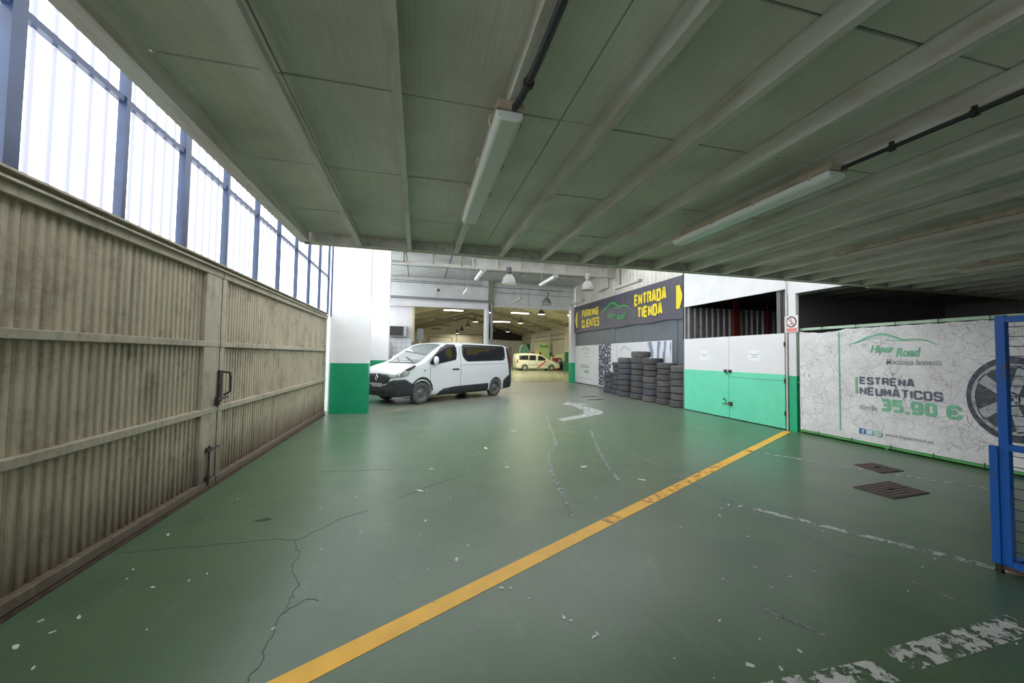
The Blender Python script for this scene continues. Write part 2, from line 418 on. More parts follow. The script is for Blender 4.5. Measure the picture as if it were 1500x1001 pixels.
GL = {'A': [[(0,0),(.36,1),(.64,1),(1,0)],[(.16,.28),(.84,.28)]], 'C': [[(1,.70),(1,.85),(.85,1),(.15,1),(0,.85),(0,.15),(.15,0),(.85,0),(1,.15),(1,.30)]],
 'D': [[(0,0),(0,1),(.8,1),(1,.82),(1,.18),(.8,0),'c']], 'E': [[(1,1),(0,1),(0,0),(1,0)],[(0,.5),(.85,.5)]],
 'G': [[(1,.72),(1,.85),(.85,1),(.15,1),(0,.85),(0,.15),(.15,0),(.85,0),(1,.15),(1,.46),(.5,.46)]], 'I': [[(.5,0),(.5,1)]], 'K': [[(0,0),(0,1)],[(1,1),(.2,.5),(1,0)],[(0,.5),(.25,.5)]],
 'L': [[(0,1),(0,0),(1,0)]], 'N': [[(0,0),(0,1)],[(0,1),(1,0),'d'],[(1,0),(1,1)]], 'M': [[(0,0),(0,1)],[(.06,.96),(.5,.35),(.94,.96)],[(1,1),(1,0)]],
 'O': [[(.15,0),(0,.15),(0,.85),(.15,1),(.85,1),(1,.85),(1,.15),(.85,0),'c']], 'P': [[(0,0),(0,1),(.85,1),(1,.86),(1,.58),(.85,.44),(0,.44)]],
 'R': [[(0,0),(0,1),(.85,1),(1,.86),(1,.60),(.85,.46),(0,.46)],[(.55,.46),(1,.25),(1,0)]], 'S': [[(1,.76),(1,.86),(.86,1),(.14,1),(0,.86),(0,.66),(.14,.53),(.86,.47),(1,.34),(1,.14),(.86,0),(.14,0),(0,.14),(0,.24)]],
 'T': [[(-.05,1),(1.05,1)],[(.5,1),(.5,0)]], 'U': [[(0,1),(0,.15),(.15,0),(.85,0),(1,.15),(1,1)]], '3': [[(0,1),(.86,1),(1,.88),(1,.62),(.86,.52),(.25,.52)],[(.86,.52),(1,.4),(1,.12),(.86,0),(0,0)]],
 '5': [[(1,1),(0,1),(0,.56),(.85,.56),(1,.43),(1,.13),(.86,0),(0,0)]], '9': [[(1,.42),(1,.87),(.86,1),(.14,1),(0,.87),(0,.55),(.14,.42),'c'],[(1,.44),(1,.13),(.86,0),(0,0)]], ',': [[(.5,.05),(.2,-.22)]]}
GL['0'] = GL['O']; GL[','] = [[(.5,.06),(.5,-.02),(.1,-.25)]]
GL['\u00c1'] = GL['A'] + [[(.42,1.28),(.66,1.42)]]
GL['\u20ac'] = GL['C'] + [[(-.22,.62),(.7,.62)],[(-.22,.38),(.7,.38)]]
def fat(mb, x, pts, w, t=.003):      # mitred stroke of constant width on an X=const wall
    closed = pts[-1] == 'c'; P = [Vector(p) for p in (pts[:-1] if closed else pts)]; n = len(P); A = []; B_ = []
    for i in range(n):
        a = P[i-1] if (i or closed) else None; b = P[(i+1) % n] if (i < n-1 or closed) else None
        d1 = (P[i]-a).normalized() if a is not None else (b-P[i]).normalized(); d2 = (b-P[i]).normalized() if b is not None else d1
        n1 = Vector((-d1.y, d1.x)); n2 = Vector((-d2.y, d2.x)); m_ = (n1+n2)/max(.5, 1+n1.dot(n2))
        A.append(P[i]+m_*w/2); B_.append(P[i]-m_*w/2)
    for i in range(n if closed else n-1):
        j = (i+1) % n; flat(mb, x, [tuple(A[i]), tuple(A[j]), tuple(B_[j]), tuple(B_[i])], 0, t)
def block(name, s, mat, parent, x, a, b, z0, z1, w, gap=.22, t=.004, hw=None):
    """heavy square lettering on a wall facing -X from Y=a (left) down to Y=b"""
    hw = hw or w; wid = [(.0 if ch in 'I,' else 1.0) for ch in s]; L_ = abs(a-b); g = w*gap
    free = L_ - g*(len(s)-1) - sum(w*(1.1 if ch in 'I,' else 0) for ch in s); cwid = free/sum(wid); mb = MB(); u = 0
    for ch, q in zip(s, wid):
        cw_ = cwid if q else w*1.1; iw = max(0, cw_-w)
        for k, pl in enumerate(GL[ch]):
            d_ = pl[-1] == 'd'; pl = [p for p in pl if p != 'd']; pts = [p if p == 'c' else (a-(u+w/2+p[0]*iw), z0+hw/2+p[1]*(z1-z0-hw)) for p in pl]
            fat(mb, x-.0006*k, pts, w*.72 if d_ or (ch == '\u20ac' and k) else w, t)
        u += cw_+g
    return mb.build(name, mat, parent)
def flat(mb, x, pts, mi=0, t=.003):      # flat print on an X=const wall from (y, z) points
    return mb.prism([(x, y, z) for y, z in pts], (-t, 0, 0), mi)
def stroke(mb, x, pts, w, mi=0, t=.003):    # tapered stroke through (y, z) points on an X=const wall
    n = len(pts); L_ = []; R_ = []
    for i, (y, z) in enumerate(pts):
        ya, za = pts[max(0, i-1)]; yb, zb = pts[min(n-1, i+1)]
        d = math.hypot(yb-ya, zb-za) or 1; nx, nz = -(zb-za)/d, (yb-ya)/d
        ww = (w[i] if hasattr(w, '__len__') else w)/2
        L_.append((y+nx*ww, z+nz*ww)); R_.append((y-nx*ww, z-nz*ww))
    for i in range(n-1): flat(mb, x, [L_[i], L_[i+1], R_[i+1], R_[i]], mi, t)
    return mb
def curve_pts(P, k=6):      # Catmull-Rom through points
    out = []
    for i in range(len(P)-1):
        p0 = P[max(0, i-1)]; p1 = P[i]; p2 = P[i+1]; p3 = P[min(len(P)-1, i+2)]
        for j in range(k):
            t = j/k
            out.append(tuple(.5*((2*b)+(-a+c)*t+(2*a-5*b+4*c-d)*t*t+(-a+3*b-3*c+d)*t**3) for a, b, c, d in zip(p0, p1, p2, p3)))
    return out + [P[-1]]
def ring_pts(cy, cz, r, n=32, a0=0, a1=2*PI): return [(cy+r*math.cos(a0+(a1-a0)*i/n), cz+r*math.sin(a0+(a1-a0)*i/n)) for i in range(n+1)]
def ring(mb, x, cy, cz, r0, r1, mi=0, n=36, a0=0, a1=2*PI, t=.003):
    A = ring_pts(cy, cz, r0, n, a0, a1); B_ = ring_pts(cy, cz, r1, n, a0, a1)
    for i in range(n): flat(mb, x, [A[i], A[i+1], B_[i+1], B_[i]], mi, t)
    return mb

# ================================================================== SETTING
# ------------------------------------------------------------------ floors
fl_ = MB(); fl_.box(-2.32, 18, -2.6, 21.6, -.2, 0)
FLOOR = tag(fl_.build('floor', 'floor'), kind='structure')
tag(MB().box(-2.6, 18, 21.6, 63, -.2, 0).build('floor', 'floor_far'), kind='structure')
tag(MB().box(-30, 40, -30, -2.6, -.2, -.01).build('ground', 'floor_out'), kind='structure')
def on_floor(name, polys, mat, z=.002, stuff=False):
    mb = MB()
    for p in polys: mb.prism([(x, y, .0) for x, y in p], (0, 0, z))
    o = mb.build(name, mat, FLOOR)
    if stuff: o['kind'] = 'stuff'
    return o
def strip(a, b, w):
    a = Vector(a); b = Vector(b); d = (b-a).normalized(); n = Vector((-d.y, d.x))*w/2
    return [tuple(a+n), tuple(a-n), tuple(b-n), tuple(b+n)]
def polyl(pts, w0, w1=None):
    out = []; n = len(pts)
    for i in range(n-1):
        out.append(strip(pts[i], pts[i+1], w0 if w1 is None else w0+(w1-w0)*i/n))
    return out
on_floor('painted_line', [strip((-1.95, 1.20), (7.62, 6.53), .125)], 'line_yellow').__setitem__('label', 'long bright yellow line across the green floor')
on_floor('worn_patch', [strip((1.70, 3.235), (1.86, 3.325), .105)], 'line_rust', .0035)
on_floor('worn_patch', [strip((2.34, 3.592), (2.46, 3.66), .105)], 'line_rust', .0035)
on_floor('worn_patch', [strip((2.5, 3.682), (4.4, 4.74), .11)], 'line_fade', .0035)
on_floor('painted_line', [strip((-1.1, 10.28), (4.4, 15.7), .09)], 'line_ochre').__setitem__('label', 'faded ochre line beside the van')
on_floor('painted_line', [strip((5.30, 5.28), (6.72, 3.02), .07)], 'line_white_thin').__setitem__('label', 'thin worn white line by the floor covers')
on_floor('painted_line', [strip((3.32, 3.22), (4.22, 1.84), .075)], 'line_white').__setitem__('label', 'crumbling white line near the blue cage')
on_floor('painted_line', [strip((1.5, 1.44), (2.24, 1.43), .13), strip((2.38, 1.46), (3.45, 1.50), .14)], 'line_white').__setitem__('label', 'thick flaked white line at the front')
AR = [(4.39, 11.38), (4.85, 12.04), (5.41, 11.36), (4.98, 11.14), (5.05, 9.82), (4.8, 9.39), (3.35, 8.45), (3.27, 8.73), (4.31, 9.46), (4.55, 10.0), (4.66, 11.15)]
ar = MB(); ar.prism([(x, y, 0) for x, y in [(4.39, 11.38), (4.85, 12.04), (5.41, 11.36), (4.98, 11.14), (4.66, 11.15)]], (0,0,.002))
ar.prism([(x, y, 0) for x, y in [(4.66, 11.15), (4.98, 11.14), (5.05, 9.82), (4.55, 10.0)]], (0,0,.002))
ar.prism([(x, y, 0) for x, y in [(4.55, 10.0), (5.05, 9.82), (4.8, 9.39), (3.35, 8.45), (3.27, 8.73), (4.31, 9.46)]], (0,0,.002))
ar.build('painted_arrow', 'arrow', FLOOR)['label'] = 'bent white direction arrow on the green floor'
def jig(pts, amt, n=4):
    out = []
    for a, b in zip(pts, pts[1:]):
        for k in range(n):
            t = k/n; out.append((a[0]+(b[0]-a[0])*t+random.uniform(-amt, amt)*(k > 0), a[1]+(b[1]-a[1])*t+random.uniform(-amt, amt)*(k > 0)))
    return out + [pts[-1]]
CR = [[(-2.1, 3.50), (-1.75, 3.49), (-1.43, 3.49), (-1.1, 3.5), (-.92, 3.44), (-.77, 3.62), (-.64, 3.8), (-.43, 3.95)],
      [(-.92, 3.44), (-.83, 3.2), (-.82, 3.03), (-.72, 2.8), (-.72, 2.62), (-.73, 2.39), (-.71, 2.19), (-.72, 2.0)],
      [(-1.16, 5.32), (-.75, 5.3), (-.29, 5.27)], [(-.17, 4.22), (.09, 4.46), (.59, 4.84)], [(-.72, 2.5), (-.62, 2.62), (-.55, 2.58)]]
for c in CR: on_floor('crack', polyl(jig(c, .014, 7), .003), 'crack', .0015)
on_floor('scratch', polyl([(3.24, 3.3), (3.28, 2.91), (3.26, 2.5), (3.32, 2.01), (3.34, 1.73), (3.37, 1.47), (3.4, 1.1)], .009), 'scrape')
on_floor('scratch', polyl([(3.24, 3.3), (3.3, 5.0), (3.42, 7.2), (3.5, 9.0)], .016), 'scrape')
on_floor('scratch', polyl([(3.17, 9.23), (2.52, 6.85), (2.27, 6.07), (1.99, 5.67), (1.74, 4.82), (1.5, 3.69), (1.44, 3.42)], .055), 'scrape')
on_floor('scratch', polyl([(3.5, 7.37), (2.84, 5.65), (2.52, 4.67), (2.41, 4.27)], .05), 'scrape')
on_floor('scratch', polyl([(2.07, 1.95), (2.12, 1.80), (2.2, 1.68)], .03), 'scrape')
def blob(cx, cy, r, asp=1.8, ang=None):
    ang = random.uniform(0, PI) if ang is None else ang; n = 9; out = []
    for i in range(n):
        t = 2*PI*i/n; rr = r*random.uniform(.55, 1.15); a = rr*math.cos(t)*asp; b = rr*math.sin(t)/1.3
        out.append((cx+a*math.cos(ang)-b*math.sin(ang), cy+a*math.sin(ang)+b*math.cos(ang)))
    return out
CH = [(.31, 2.88, .022), (.56, 2.47, .02), (.62, 2.46, .013), (.70, 2.33, .012), (.85, 2.12, .016), (.88, 2.09, .012), (.95, 1.94, .018), (.98, 1.96, .012),
      (-1.99, 2.72, .016), (-1.93, 2.51, .026), (-1.85, 2.6, .012), (-1.81, 2.71, .018), (3.24, 3.3, .03), (3.15, 3.36, .02), (3.51, 2.68, .012), (2.24, 4.92, .05), (2.72, 4.26, .04),
      (-1.6, 2.95, .012), (-1.42, 2.98, .012), (-1.35, 3.05, .01), (-1.95, 3.75, .02), (.1, 3.6, .02), (.05, 4.4, .04), (1.1, 6.2, .05), (1.9, 7.5, .05), (1.2, 5.1, .03), (.2, 5.2, .03),
      (1.62, 1.6, .02), (1.75, 1.55, .014), (1.95, 1.62, .012), (2.3, 2.1, .008), (-.25, 2.2, .008), (.2, 3.1, .01), (-.1, 3.3, .012), (2.85, 3.15, .02), (3.0, 3.3, .012)]
for x, y, r in CH: on_floor('paint_chip', [blob(x, y, r*.75)], 'chip', .003)
on_floor('dark_scuff', [blob(-1.32, 3.91, .035, 2.6, .3)], 'crack', .002)
on_floor('dark_scuff', [blob(6.1, 12.6, .22, 2, .2)], 'cover', .0018)
on_floor('dark_scuff', [blob(6.4, 13.6, .24, 2, .2)], 'cover', .0018)
chips = []
for i in range(220):
    x = random.uniform(-2, 5); y = random.uniform(1.3, 10); chips.append(blob(x, y, random.choice((.003, .004, .006, .009)), 1.6))
on_floor('paint_flecks', chips, 'chip', .002, True)
def cover(lab, a, b, c, d):
    t = thing('drain_cover', lab, 'cover', (a[0], a[1], 0))
    cx = (a[0]+b[0]+c[0]+d[0])/4; cy = (a[1]+b[1]+c[1]+d[1])/4
    MB().prism([(p[0], p[1], .0) for p in (a, b, c, d)], (0, 0, .008)).build('plate', 'cover', t)
    mb = MB()
    for i in range(7):
        f = (i+.5)/7; p = Vector(a).lerp(Vector(d), f); q = Vector(b).lerp(Vector(c), f)
        p2 = p.lerp(q, .05); q2 = p.lerp(q, .95); mb.beam((p2.x, p2.y, .009), (q2.x, q2.y, .009), .018, .004)
    o = mb.build('tread_pattern', 'cover', t); o['kind'] = 'stuff'
    MB().box(cx-.05, cx+.05, cy-.015, cy+.015, .008, .011).build('lift_slot', 'gap', t)
cover('large brown steel floor cover nearer the blue cage', (5.07, 3.52), (5.78, 3.60), (5.74, 3.18), (5.10, 3.13))
cover('smaller brown steel floor cover beside the long price banner', (6.18, 4.27), (6.56, 4.28), (6.54, 3.89), (6.08, 3.87))

# ------------------------------------------------------------------ left gate (two corrugated leaves) and track
def corr_sheet(mb, x, y0, y1, z0, z1, pitch, amp, axis='Y', side=1):
    n = max(1, round((y1-y0)/pitch)); p = (y1-y0)/n; pts = []
    for i in range(n):
        b = y0+i*p; pts += [(b, 0), (b+.28*p, 0), (b+.42*p, amp), (b+.82*p, amp), (b+.96*p, 0)]
    pts.append((y1, 0)); vs = []
    for (u, d) in pts:
        for z in (z0, z1): vs.append((x+side*d, u, z) if axis == 'Y' else (u, x+side*d, z))
    mb.add(vs, [(2*i, 2*i+2, 2*i+3, 2*i+1) for i in range(len(pts)-1)])
GX = -2.2
def gate_leaf(idx, y0, y1, seams, stile_w, hinge_right):
    d = thing('door_%d' % idx, 'cream corrugated steel gate leaf %s' % ('nearest the camera on the left' if idx == 1 else 'beyond the handle and bolt'), loc=(GX, (y0+y1)/2, 0), kind='structure')
    rows = [(.10, .82), (.89, 1.55), (1.62, 2.36)]
    for a, b in zip(seams, seams[1:]):
        for z0, z1 in rows:
            mb = MB(); corr_sheet(mb, GX-.045, a+.0015, b-.0015, z0-.02, z1+.02, .0735, .011); mb.build('corrugated_sheet', 'gate', d)
    for z in (.855, 1.585):
        MB().box(GX-.05, GX+.012, y0, y1, z-.03, z+.03).add([], []).build('rail', 'gate_rail', d, bevel=.004)
    MB().box(GX-.05, GX+.02, y0, y1, .03, .10).build('bottom_rail', 'gate_rail', d, bevel=.004)
    mb = MB(); mb.box(GX-.05, GX+.015, y0, y1, 2.345, 2.41); mb.box(GX-.05, GX+.05, y0, y1, 2.41, 2.425)
    mb.build('top_rail', 'gate_rail', d)
    MB().box(GX-.06, GX+.005, y1-stile_w[1], y1-.004, .03, 2.41).build('stile', 'gate_rail', d)
    MB().box(GX-.06, GX+.005, y0+.004, y0+stile_w[0], .03, 2.41).build('stile', 'gate_rail', d)
    return d
g1 = gate_leaf(1, -.95, 5.01, [-.85, -.05, .9, 1.84, 2.79, 3.74, 4.69], (.1, .32), True)
g2 = gate_leaf(2, 5.03, 10.20, [5.13, 6.08, 7.03, 7.98, 8.93, 10.10], (.10, .10), False)
MB().box(GX-.07, GX-.055, 4.69, 5.0, .1, 2.36).build('kick_plate', 'gate_rail', g1)
# handle and bolts on the leaf joint
h = MB(); h.tube([(GX+.01, 5.10, 1.27), (GX+.07, 5.13, 1.26), (GX+.075, 5.14, 1.20), (GX+.075, 5.14, 1.04), (GX+.02, 5.12, 1.0)], .012, 8)
h.build('handle', 'iron', g2, True)
h = MB(); h.box(GX+.0, GX+.03, 4.99, 5.06, .93, 1.29); h.build('lock_plate', 'iron', g2)
h = MB(); h.tube([(GX+.035, 4.94, .965), (GX+.035, 5.18, .975)], .013, 8); h.box(GX, GX+.045, 4.96, 4.99, .90, 1.0); h.tube([(GX+.035, 4.95, .965), (GX+.035, 4.95, .88)], .008, 6)
h.build('slide_bolt', 'iron', g1, True)
h = MB(); h.tube([(GX+.025, 4.84, .06), (GX+.025, 4.84, .48)], .011, 8); h.box(GX, GX+.04, 4.80, 4.88, .42, .46); h.tube([(GX+.03, 4.78, .44), (GX+.03, 5.02, .44)], .012, 8); h.box(GX, GX+.04, 4.81, 4.87, .12, .16)
h.build('drop_bolt', 'iron', g1, True)
tag(MB().box(GX-.07, GX+.03, -.95, 10.2, 0, .022).build('trim_1', 'track'), 'rusty steel track along the foot of the cream gate', kind='structure')
tag(MB().box(GX-.075, GX+.0, -.95, 10.2, 2.43, 2.46).box(GX-.055, GX+.055, -.95, 10.2, 2.46, 2.475).build('trim_2', 'gate_rail'), 'cream steel sill under the tall windows', kind='structure')
tag(MB().box(GX-.12, GX-.07, -.95, 10.2, 0, 2.45).build('wall_left_backing', 'gate'), kind='structure')

# ------------------------------------------------------------------ windows above the gate
posts = [-.95, -.05, .93, 1.78, 2.62, 3.43, 4.2, 5.0, 5.87, 6.72, 7.62, 8.45, 9.31, 10.2]
ZT, ZM, ZB = 5.7, 3.38, 2.475
for k, (a, b) in enumerate(zip(posts, posts[1:])):
    w = thing('window_%d' % (k+1), 'daylit ribbed window bay number %d along the left wall' % (k+1), loc=(GX, (a+b)/2, ZB), kind='structure')
    for (z0, z1, nm) in ((ZB, ZM-.02, 'lower_pane'), (ZM+.02, ZT, 'upper_pane')):
        MB().box(GX-.03, GX-.02, a+.02, b-.02, z0, z1).build(nm, 'pane', w)
        rb = MB(); n = 6
        for i in range(1, n):
            y = a+(b-a)*i/n; rb.box(GX-.02, GX-.010, y-.013, y+.013, z0, z1)
        o = rb.build('sheet_ribs', 'rib', w); o['kind'] = 'stuff'
    wd = .085 if abs(b-5.0) < .01 or abs(a-2.62) < .01 else .042
    MB().box(GX-.02, GX+.035, a-wd/2 if k else a, a+wd/2, ZB, ZT).box(GX-.005, GX+.012, a+wd/2, a+wd/2+.014, ZB, ZT).build('post', 'blue_frame', w)
    MB().box(GX-.02, GX+.025, a+wd/2, b-.02, ZM-.022, ZM+.022).build('mullion', 'blue_frame', w)
MB().box(GX-.02, GX+.03, 10.175, 10.215, ZB, ZT).build('post', 'blue_frame', w)

# ------------------------------------------------------------------ columns on the left
tag(MB().box(-2.12, -1.22, 10.30, 10.62, 0, 6.2).box(-1.82, -1.80, 10.292, 10.30, 3.03, 3.12).build('column', 'column'), 'white rectangular column with dark green foot at the far end of the gate', 'column')
tag(MB().box(-1.86, -1.13, 15.6, 16.0, 0, 5.75).build('column', 'column'), 'white column with green foot standing behind the van bonnet', 'column')
tag(MB().box(-2.32, -2.24, 10.75, 21.4, 0, 2.45).box(-2.32, -2.24, 21.4, 62, 0, 6.4).build('wall_left', 'white2'), kind='structure')
wp = [10.8+i*.883 for i in range(13)]
for k, (a, b) in enumerate(zip(wp, wp[1:])):
    w = thing('window_%d' % (k+20), 'daylit ribbed window bay behind the van, number %d from the gate' % (k+1), loc=(-2.24, (a+b)/2, 2.45), kind='structure')
    MB().box(-2.27, -2.26, a+.02, b-.02, 2.45, 5.7).build('pane', 'pane', w)
    MB().box(-2.26, -2.20, a-.02, a+.02, 2.45, 5.7).build('post', 'blue_frame', w); MB().box(-2.26, -2.21, a+.02, b-.02, 3.36, 3.40).build('mullion', 'blue_frame', w)

# ------------------------------------------------------------------ canopy ceiling
CY0, CY1 = -2.0, 4.93
ceil = thing('ceiling', 'low canopy of green-grey panels on steel joists', loc=(5.7, 1.5, 2.8), kind='structure')
JX = [-1.29 + .5775*i for i in range(25)]
ZP = 2.925
def chan(mb, x, y0, y1):   # lipped C joist: bottom flange, web, small lip
    mb.section([(x-.024, 2.80), (x+.024, 2.80), (x+.024, 2.806), (x-.014, 2.806), (x-.014, ZP-.01), (x-.024, ZP-.01)], y0, y1)
    mb.section([(x+.018, 2.806), (x+.024, 2.806), (x+.024, 2.822), (x+.018, 2.822)], y0, y1)
for i, x in enumerate(JX[1:], 1):
    mb = MB(); chan(mb, x, CY0, CY1-.04); mb.build('joist', 'joist', ceil)
ys = [-2.0, -1.78, -.79, .2, 1.19, 2.13, 3.12, 4.12, CY1-.02]
for i, (xa, xb) in enumerate(zip(JX, JX[1:])):
    for j, (ya, yb) in enumerate(zip(ys, ys[1:])):
        kind = 'panel_rib' if (i in (9,) and j in (3, 4)) or (i == 12 and j in (3,4,5)) else random.choice(('panel', 'panel', 'panel_b'))
        dz = random.uniform(0, .006)
        mb = MB(); sp = None
        if i in (3, 6, 8, 10, 13): sp = xa + .5775*(.62 if i % 2 else .3)
        if sp: mb.box(xa+.004, sp-.004, ya+.004, yb-.004, ZP+dz, ZP+.03); mb.box(sp+.004, xb-.004, ya+.004, yb-.004, ZP+dz+.002, ZP+.03)
        else: mb.box(xa+.003, xb-.003, ya+.008, yb-.008, ZP+dz, ZP+.03)
        if kind == 'panel_rib':
            for q in range(9):
                u = xa+.06+q*.055; mb.box(u, u+.02, ya+.004, yb-.004, ZP-.008, ZP)
        mb.build('ceiling_panel', kind, ceil)
MB().box(JX[0], JX[-1], CY0, CY1, ZP+.032, ZP+.10).build('deck', 'gap', ceil)
mb = MB(); mb.box(-1.34, 12.8, CY1-.012, CY1, 2.805, 3.02); mb.box(-1.34, 12.8, CY1-.06, CY1-.012, 2.80, 2.806)
mb.build('edge_beam', 'joist', ceil)
MB().box(-1.34, 12.8, CY1, CY1+.035, 2.795, 2.835).build('edge_lip', 'joist_cream', ceil)
mb = MB(); mb.box(-1.375, -1.365, CY0, CY1, 2.80, 3.02); mb.box(-1.365, -1.27, CY0, CY1-.012, 2.80, 2.808); mb.box(-1.285, -1.275, CY0, CY1-.06, 2.808, ZP); mb.box(-1.42, -1.375, CY0, CY1, 2.87, 2.878)
mb.build('side_beam', 'joist', ceil)
# rear part of the dark soffit beyond the canopy edge
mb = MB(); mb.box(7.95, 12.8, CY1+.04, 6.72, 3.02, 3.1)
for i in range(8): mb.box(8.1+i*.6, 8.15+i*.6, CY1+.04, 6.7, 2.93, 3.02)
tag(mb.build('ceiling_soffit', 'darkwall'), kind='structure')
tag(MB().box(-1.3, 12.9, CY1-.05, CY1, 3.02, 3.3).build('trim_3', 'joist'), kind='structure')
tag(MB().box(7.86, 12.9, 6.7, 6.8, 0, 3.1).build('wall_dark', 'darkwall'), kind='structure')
tag(MB().box(12.8, 12.9, -2.6, 6.7, 0, 3.1).box(12.76, 12.8, 5.50, 5.62, 0, 2.9).box(12.77, 12.8, -2.6, 6.7, 2.80, 2.9).build('wall_right', 'sidewall'), kind='structure')
tag(MB().box(.2, 12.9, -2.7, -2.6, 0, 3.1).build('wall_back_light_block', 'darkwall'), kind='structure')  # unseen wall put in behind the camera to cut light on the right

# ------------------------------------------------------------------ storage room with green and white doors
DX = 7.73
def leaf(idx, y0, y1, lab):
    d = thing('door_%d' % idx, lab, loc=(DX, (y0+y1)/2, 0), kind='structure')
    MB().box(DX, DX+.045, y0, y1, .02, 2.09).build('panel', 'leaf', d, bevel=.003)
    return d
d3 = leaf(3, 8.25, 9.90, 'left white and mint green metal leaf beside the tyres')
d4 = leaf(4, 6.67, 8.235, 'right white and mint green metal leaf beside the post')
MB().box(DX-.012, DX, 8.20, 8.235, .03, 2.09).build('cover_strip', 'leaf', d4)
MB().box(DX-.004, DX, 6.67, 8.235, 1.055, 1.062).build('crease', 'seam', d4)
for d, ya, yb in ((d3, 8.27, 8.35), (d4, 8.12, 8.2)):
    MB().box(DX-.03, DX, ya, yb, 1.17, 1.24).build('hasp', 'iron', d)
MB().tube([(DX-.045, 8.30, 1.19), (DX-.05, 8.24, 1.12), (DX-.045, 8.17, 1.19)], .008, 6).build('shackle', 'iron', d4, True)
MB().box(DX-.05, DX, 8.10, 8.19, .33, .43).build('padlock', 'rust', d4, bevel=.006)
MB().tube([(DX-.02, 8.42, .36), (DX-.02, 8.12, .37)], .009, 6).tube([(DX-.02, 8.3, .36), (DX-.02, 8.3, .47)], .007, 6).build('slide_bolt', 'iron', d3, True)
MB().box(DX-.012, DX, 8.35, 8.39, .45, .50).build('keyhole_plate', 'iron', d3)
for z in (1.05, .35, 1.85): MB().tube([(DX-.01, 6.665, z-.05), (DX-.01, 6.665, z+.05)], .014, 8).build('hinge', 'iron', d4, True)
for ya, yb, z0, z1, lab in ((9.24, 8.92, 1.48, 1.73, 'blank-looking white notice taped to the left green and white leaf'), (7.60, 7.28, 1.48, 1.72, 'white printed notice taped to the right green and white leaf')):
    p = thing('notice', lab, 'notice', (DX-.003, (ya+yb)/2, z0))
    MB().box(DX-.003, DX-.001, yb, ya, z0, z1).build('sheet', 'paper', p)
    mb = MB(); m_ = (ya+yb)/2
    for q, (w_, z) in enumerate(((.10, .62), (.07, .5), (.09, .34))): mb.box(DX-.0045, DX-.003, m_-w_, m_+w_, z0+(z1-z0)*z-.006, z0+(z1-z0)*z+.006)
    mb.box(DX-.0045, DX-.003, m_+.10, m_+.13, z0+.15, z0+.18); mb.box(DX-.0045, DX-.003, m_-.13, m_-.10, z0+.15, z0+.18)
    o = mb.build('faint_print', 'grey_print', p); o['kind'] = 'stuff'
sw = thing('wall_storage', 'white boarded front of the storage room', loc=(DX, 8.3, 0), kind='structure')
MB().box(DX, DX+.06, 6.64, 9.95, 3.05, 4.3).build('upper_board', 'white', sw)
MB().box(DX, DX+.05, 9.90, 9.95, 2.09, 3.05).build('jamb', 'white', sw)
MB().box(DX-.0, DX+.03, 6.61, 6.64, 0, 3.2).build('jamb', 'offwhite', sw)
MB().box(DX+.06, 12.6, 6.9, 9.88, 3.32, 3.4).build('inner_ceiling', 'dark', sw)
MB().box(DX+.06, 12.6, 6.81, 6.90, 0, 3.4).build('inner_side', 'darkwall', sw)
MB().box(12.6, 12.7, 6.81, 9.95, 0, 3.4).build('inner_back', 'darkwall', sw)
mb = MB(); corr_sheet(mb, 9.90, DX+.06, 12.6, 0, 3.06, .21, .05, 'X', -1); mb.build('corrugated_lining', 'corr', sw)
MB().box(DX+.06, 12.6, 9.88, 9.90, 3.06, 3.32).build('lining_top', 'dark', sw)
MB().box(DX+.0, 12.6, 9.905, 9.95, 0, 4.3).build('outer_side', 'slate', sw)
py_ = 9.72
MB().box(9.36, 9.52, py_, py_+.06, 0, 3.32).build('red_post', 'red', sw)
MB().box(10.62, 10.68, py_, py_+.06, 0, 3.32).build('red_post', 'red', sw)
pt = thing('column', 'slim white square post with green foot beside the prohibition sign', 'column', (7.8, 6.5, 0))
MB().box(7.76, 7.84, 6.43, 6.60, 0, 2.93).build('shaft', 'post', pt)
MB().box(7.76, 7.85, 5.2, 6.62, 2.93, 3.3).build('head_beam', 'white', pt)
mb = MB()
sg = thing('prohibition_sign', 'small white and red prohibition sign fixed on the slim post', 'sign', (7.74, 6.5, 2.1))
MB().box(7.735, 7.745, 6.36, 6.66, 2.10, 2.46).build('plate', 'proh_white', sg)
mb = MB(); ring(mb, 7.734, 6.51, 2.325, .095, .118); ring(mb, 7.734, 6.51, 2.325, .098, .116)
stroke(mb, 7.733, [(6.58, 2.40), (6.44, 2.25)], .02); mb.build('red_ring', 'proh_red', sg)
mb = MB(); stroke(mb, 7.7345, [(6.52, 2.38), (6.51, 2.31), (6.54, 2.26)], .022); stroke(mb, 7.7345, [(6.51, 2.34), (6.47, 2.30)], .014); stroke(mb, 7.7345, [(6.51, 2.31), (6.48, 2.25)], .018); ring(mb, 7.7345, 6.52, 2.40, 0, .014, n=10)
mb.build('walking_figure', 'grey_print', sg)
MB().box(7.732, 7.735, 6.38, 6.64, 2.115, 2.19).build('caption_bar', 'proh_red', sg)

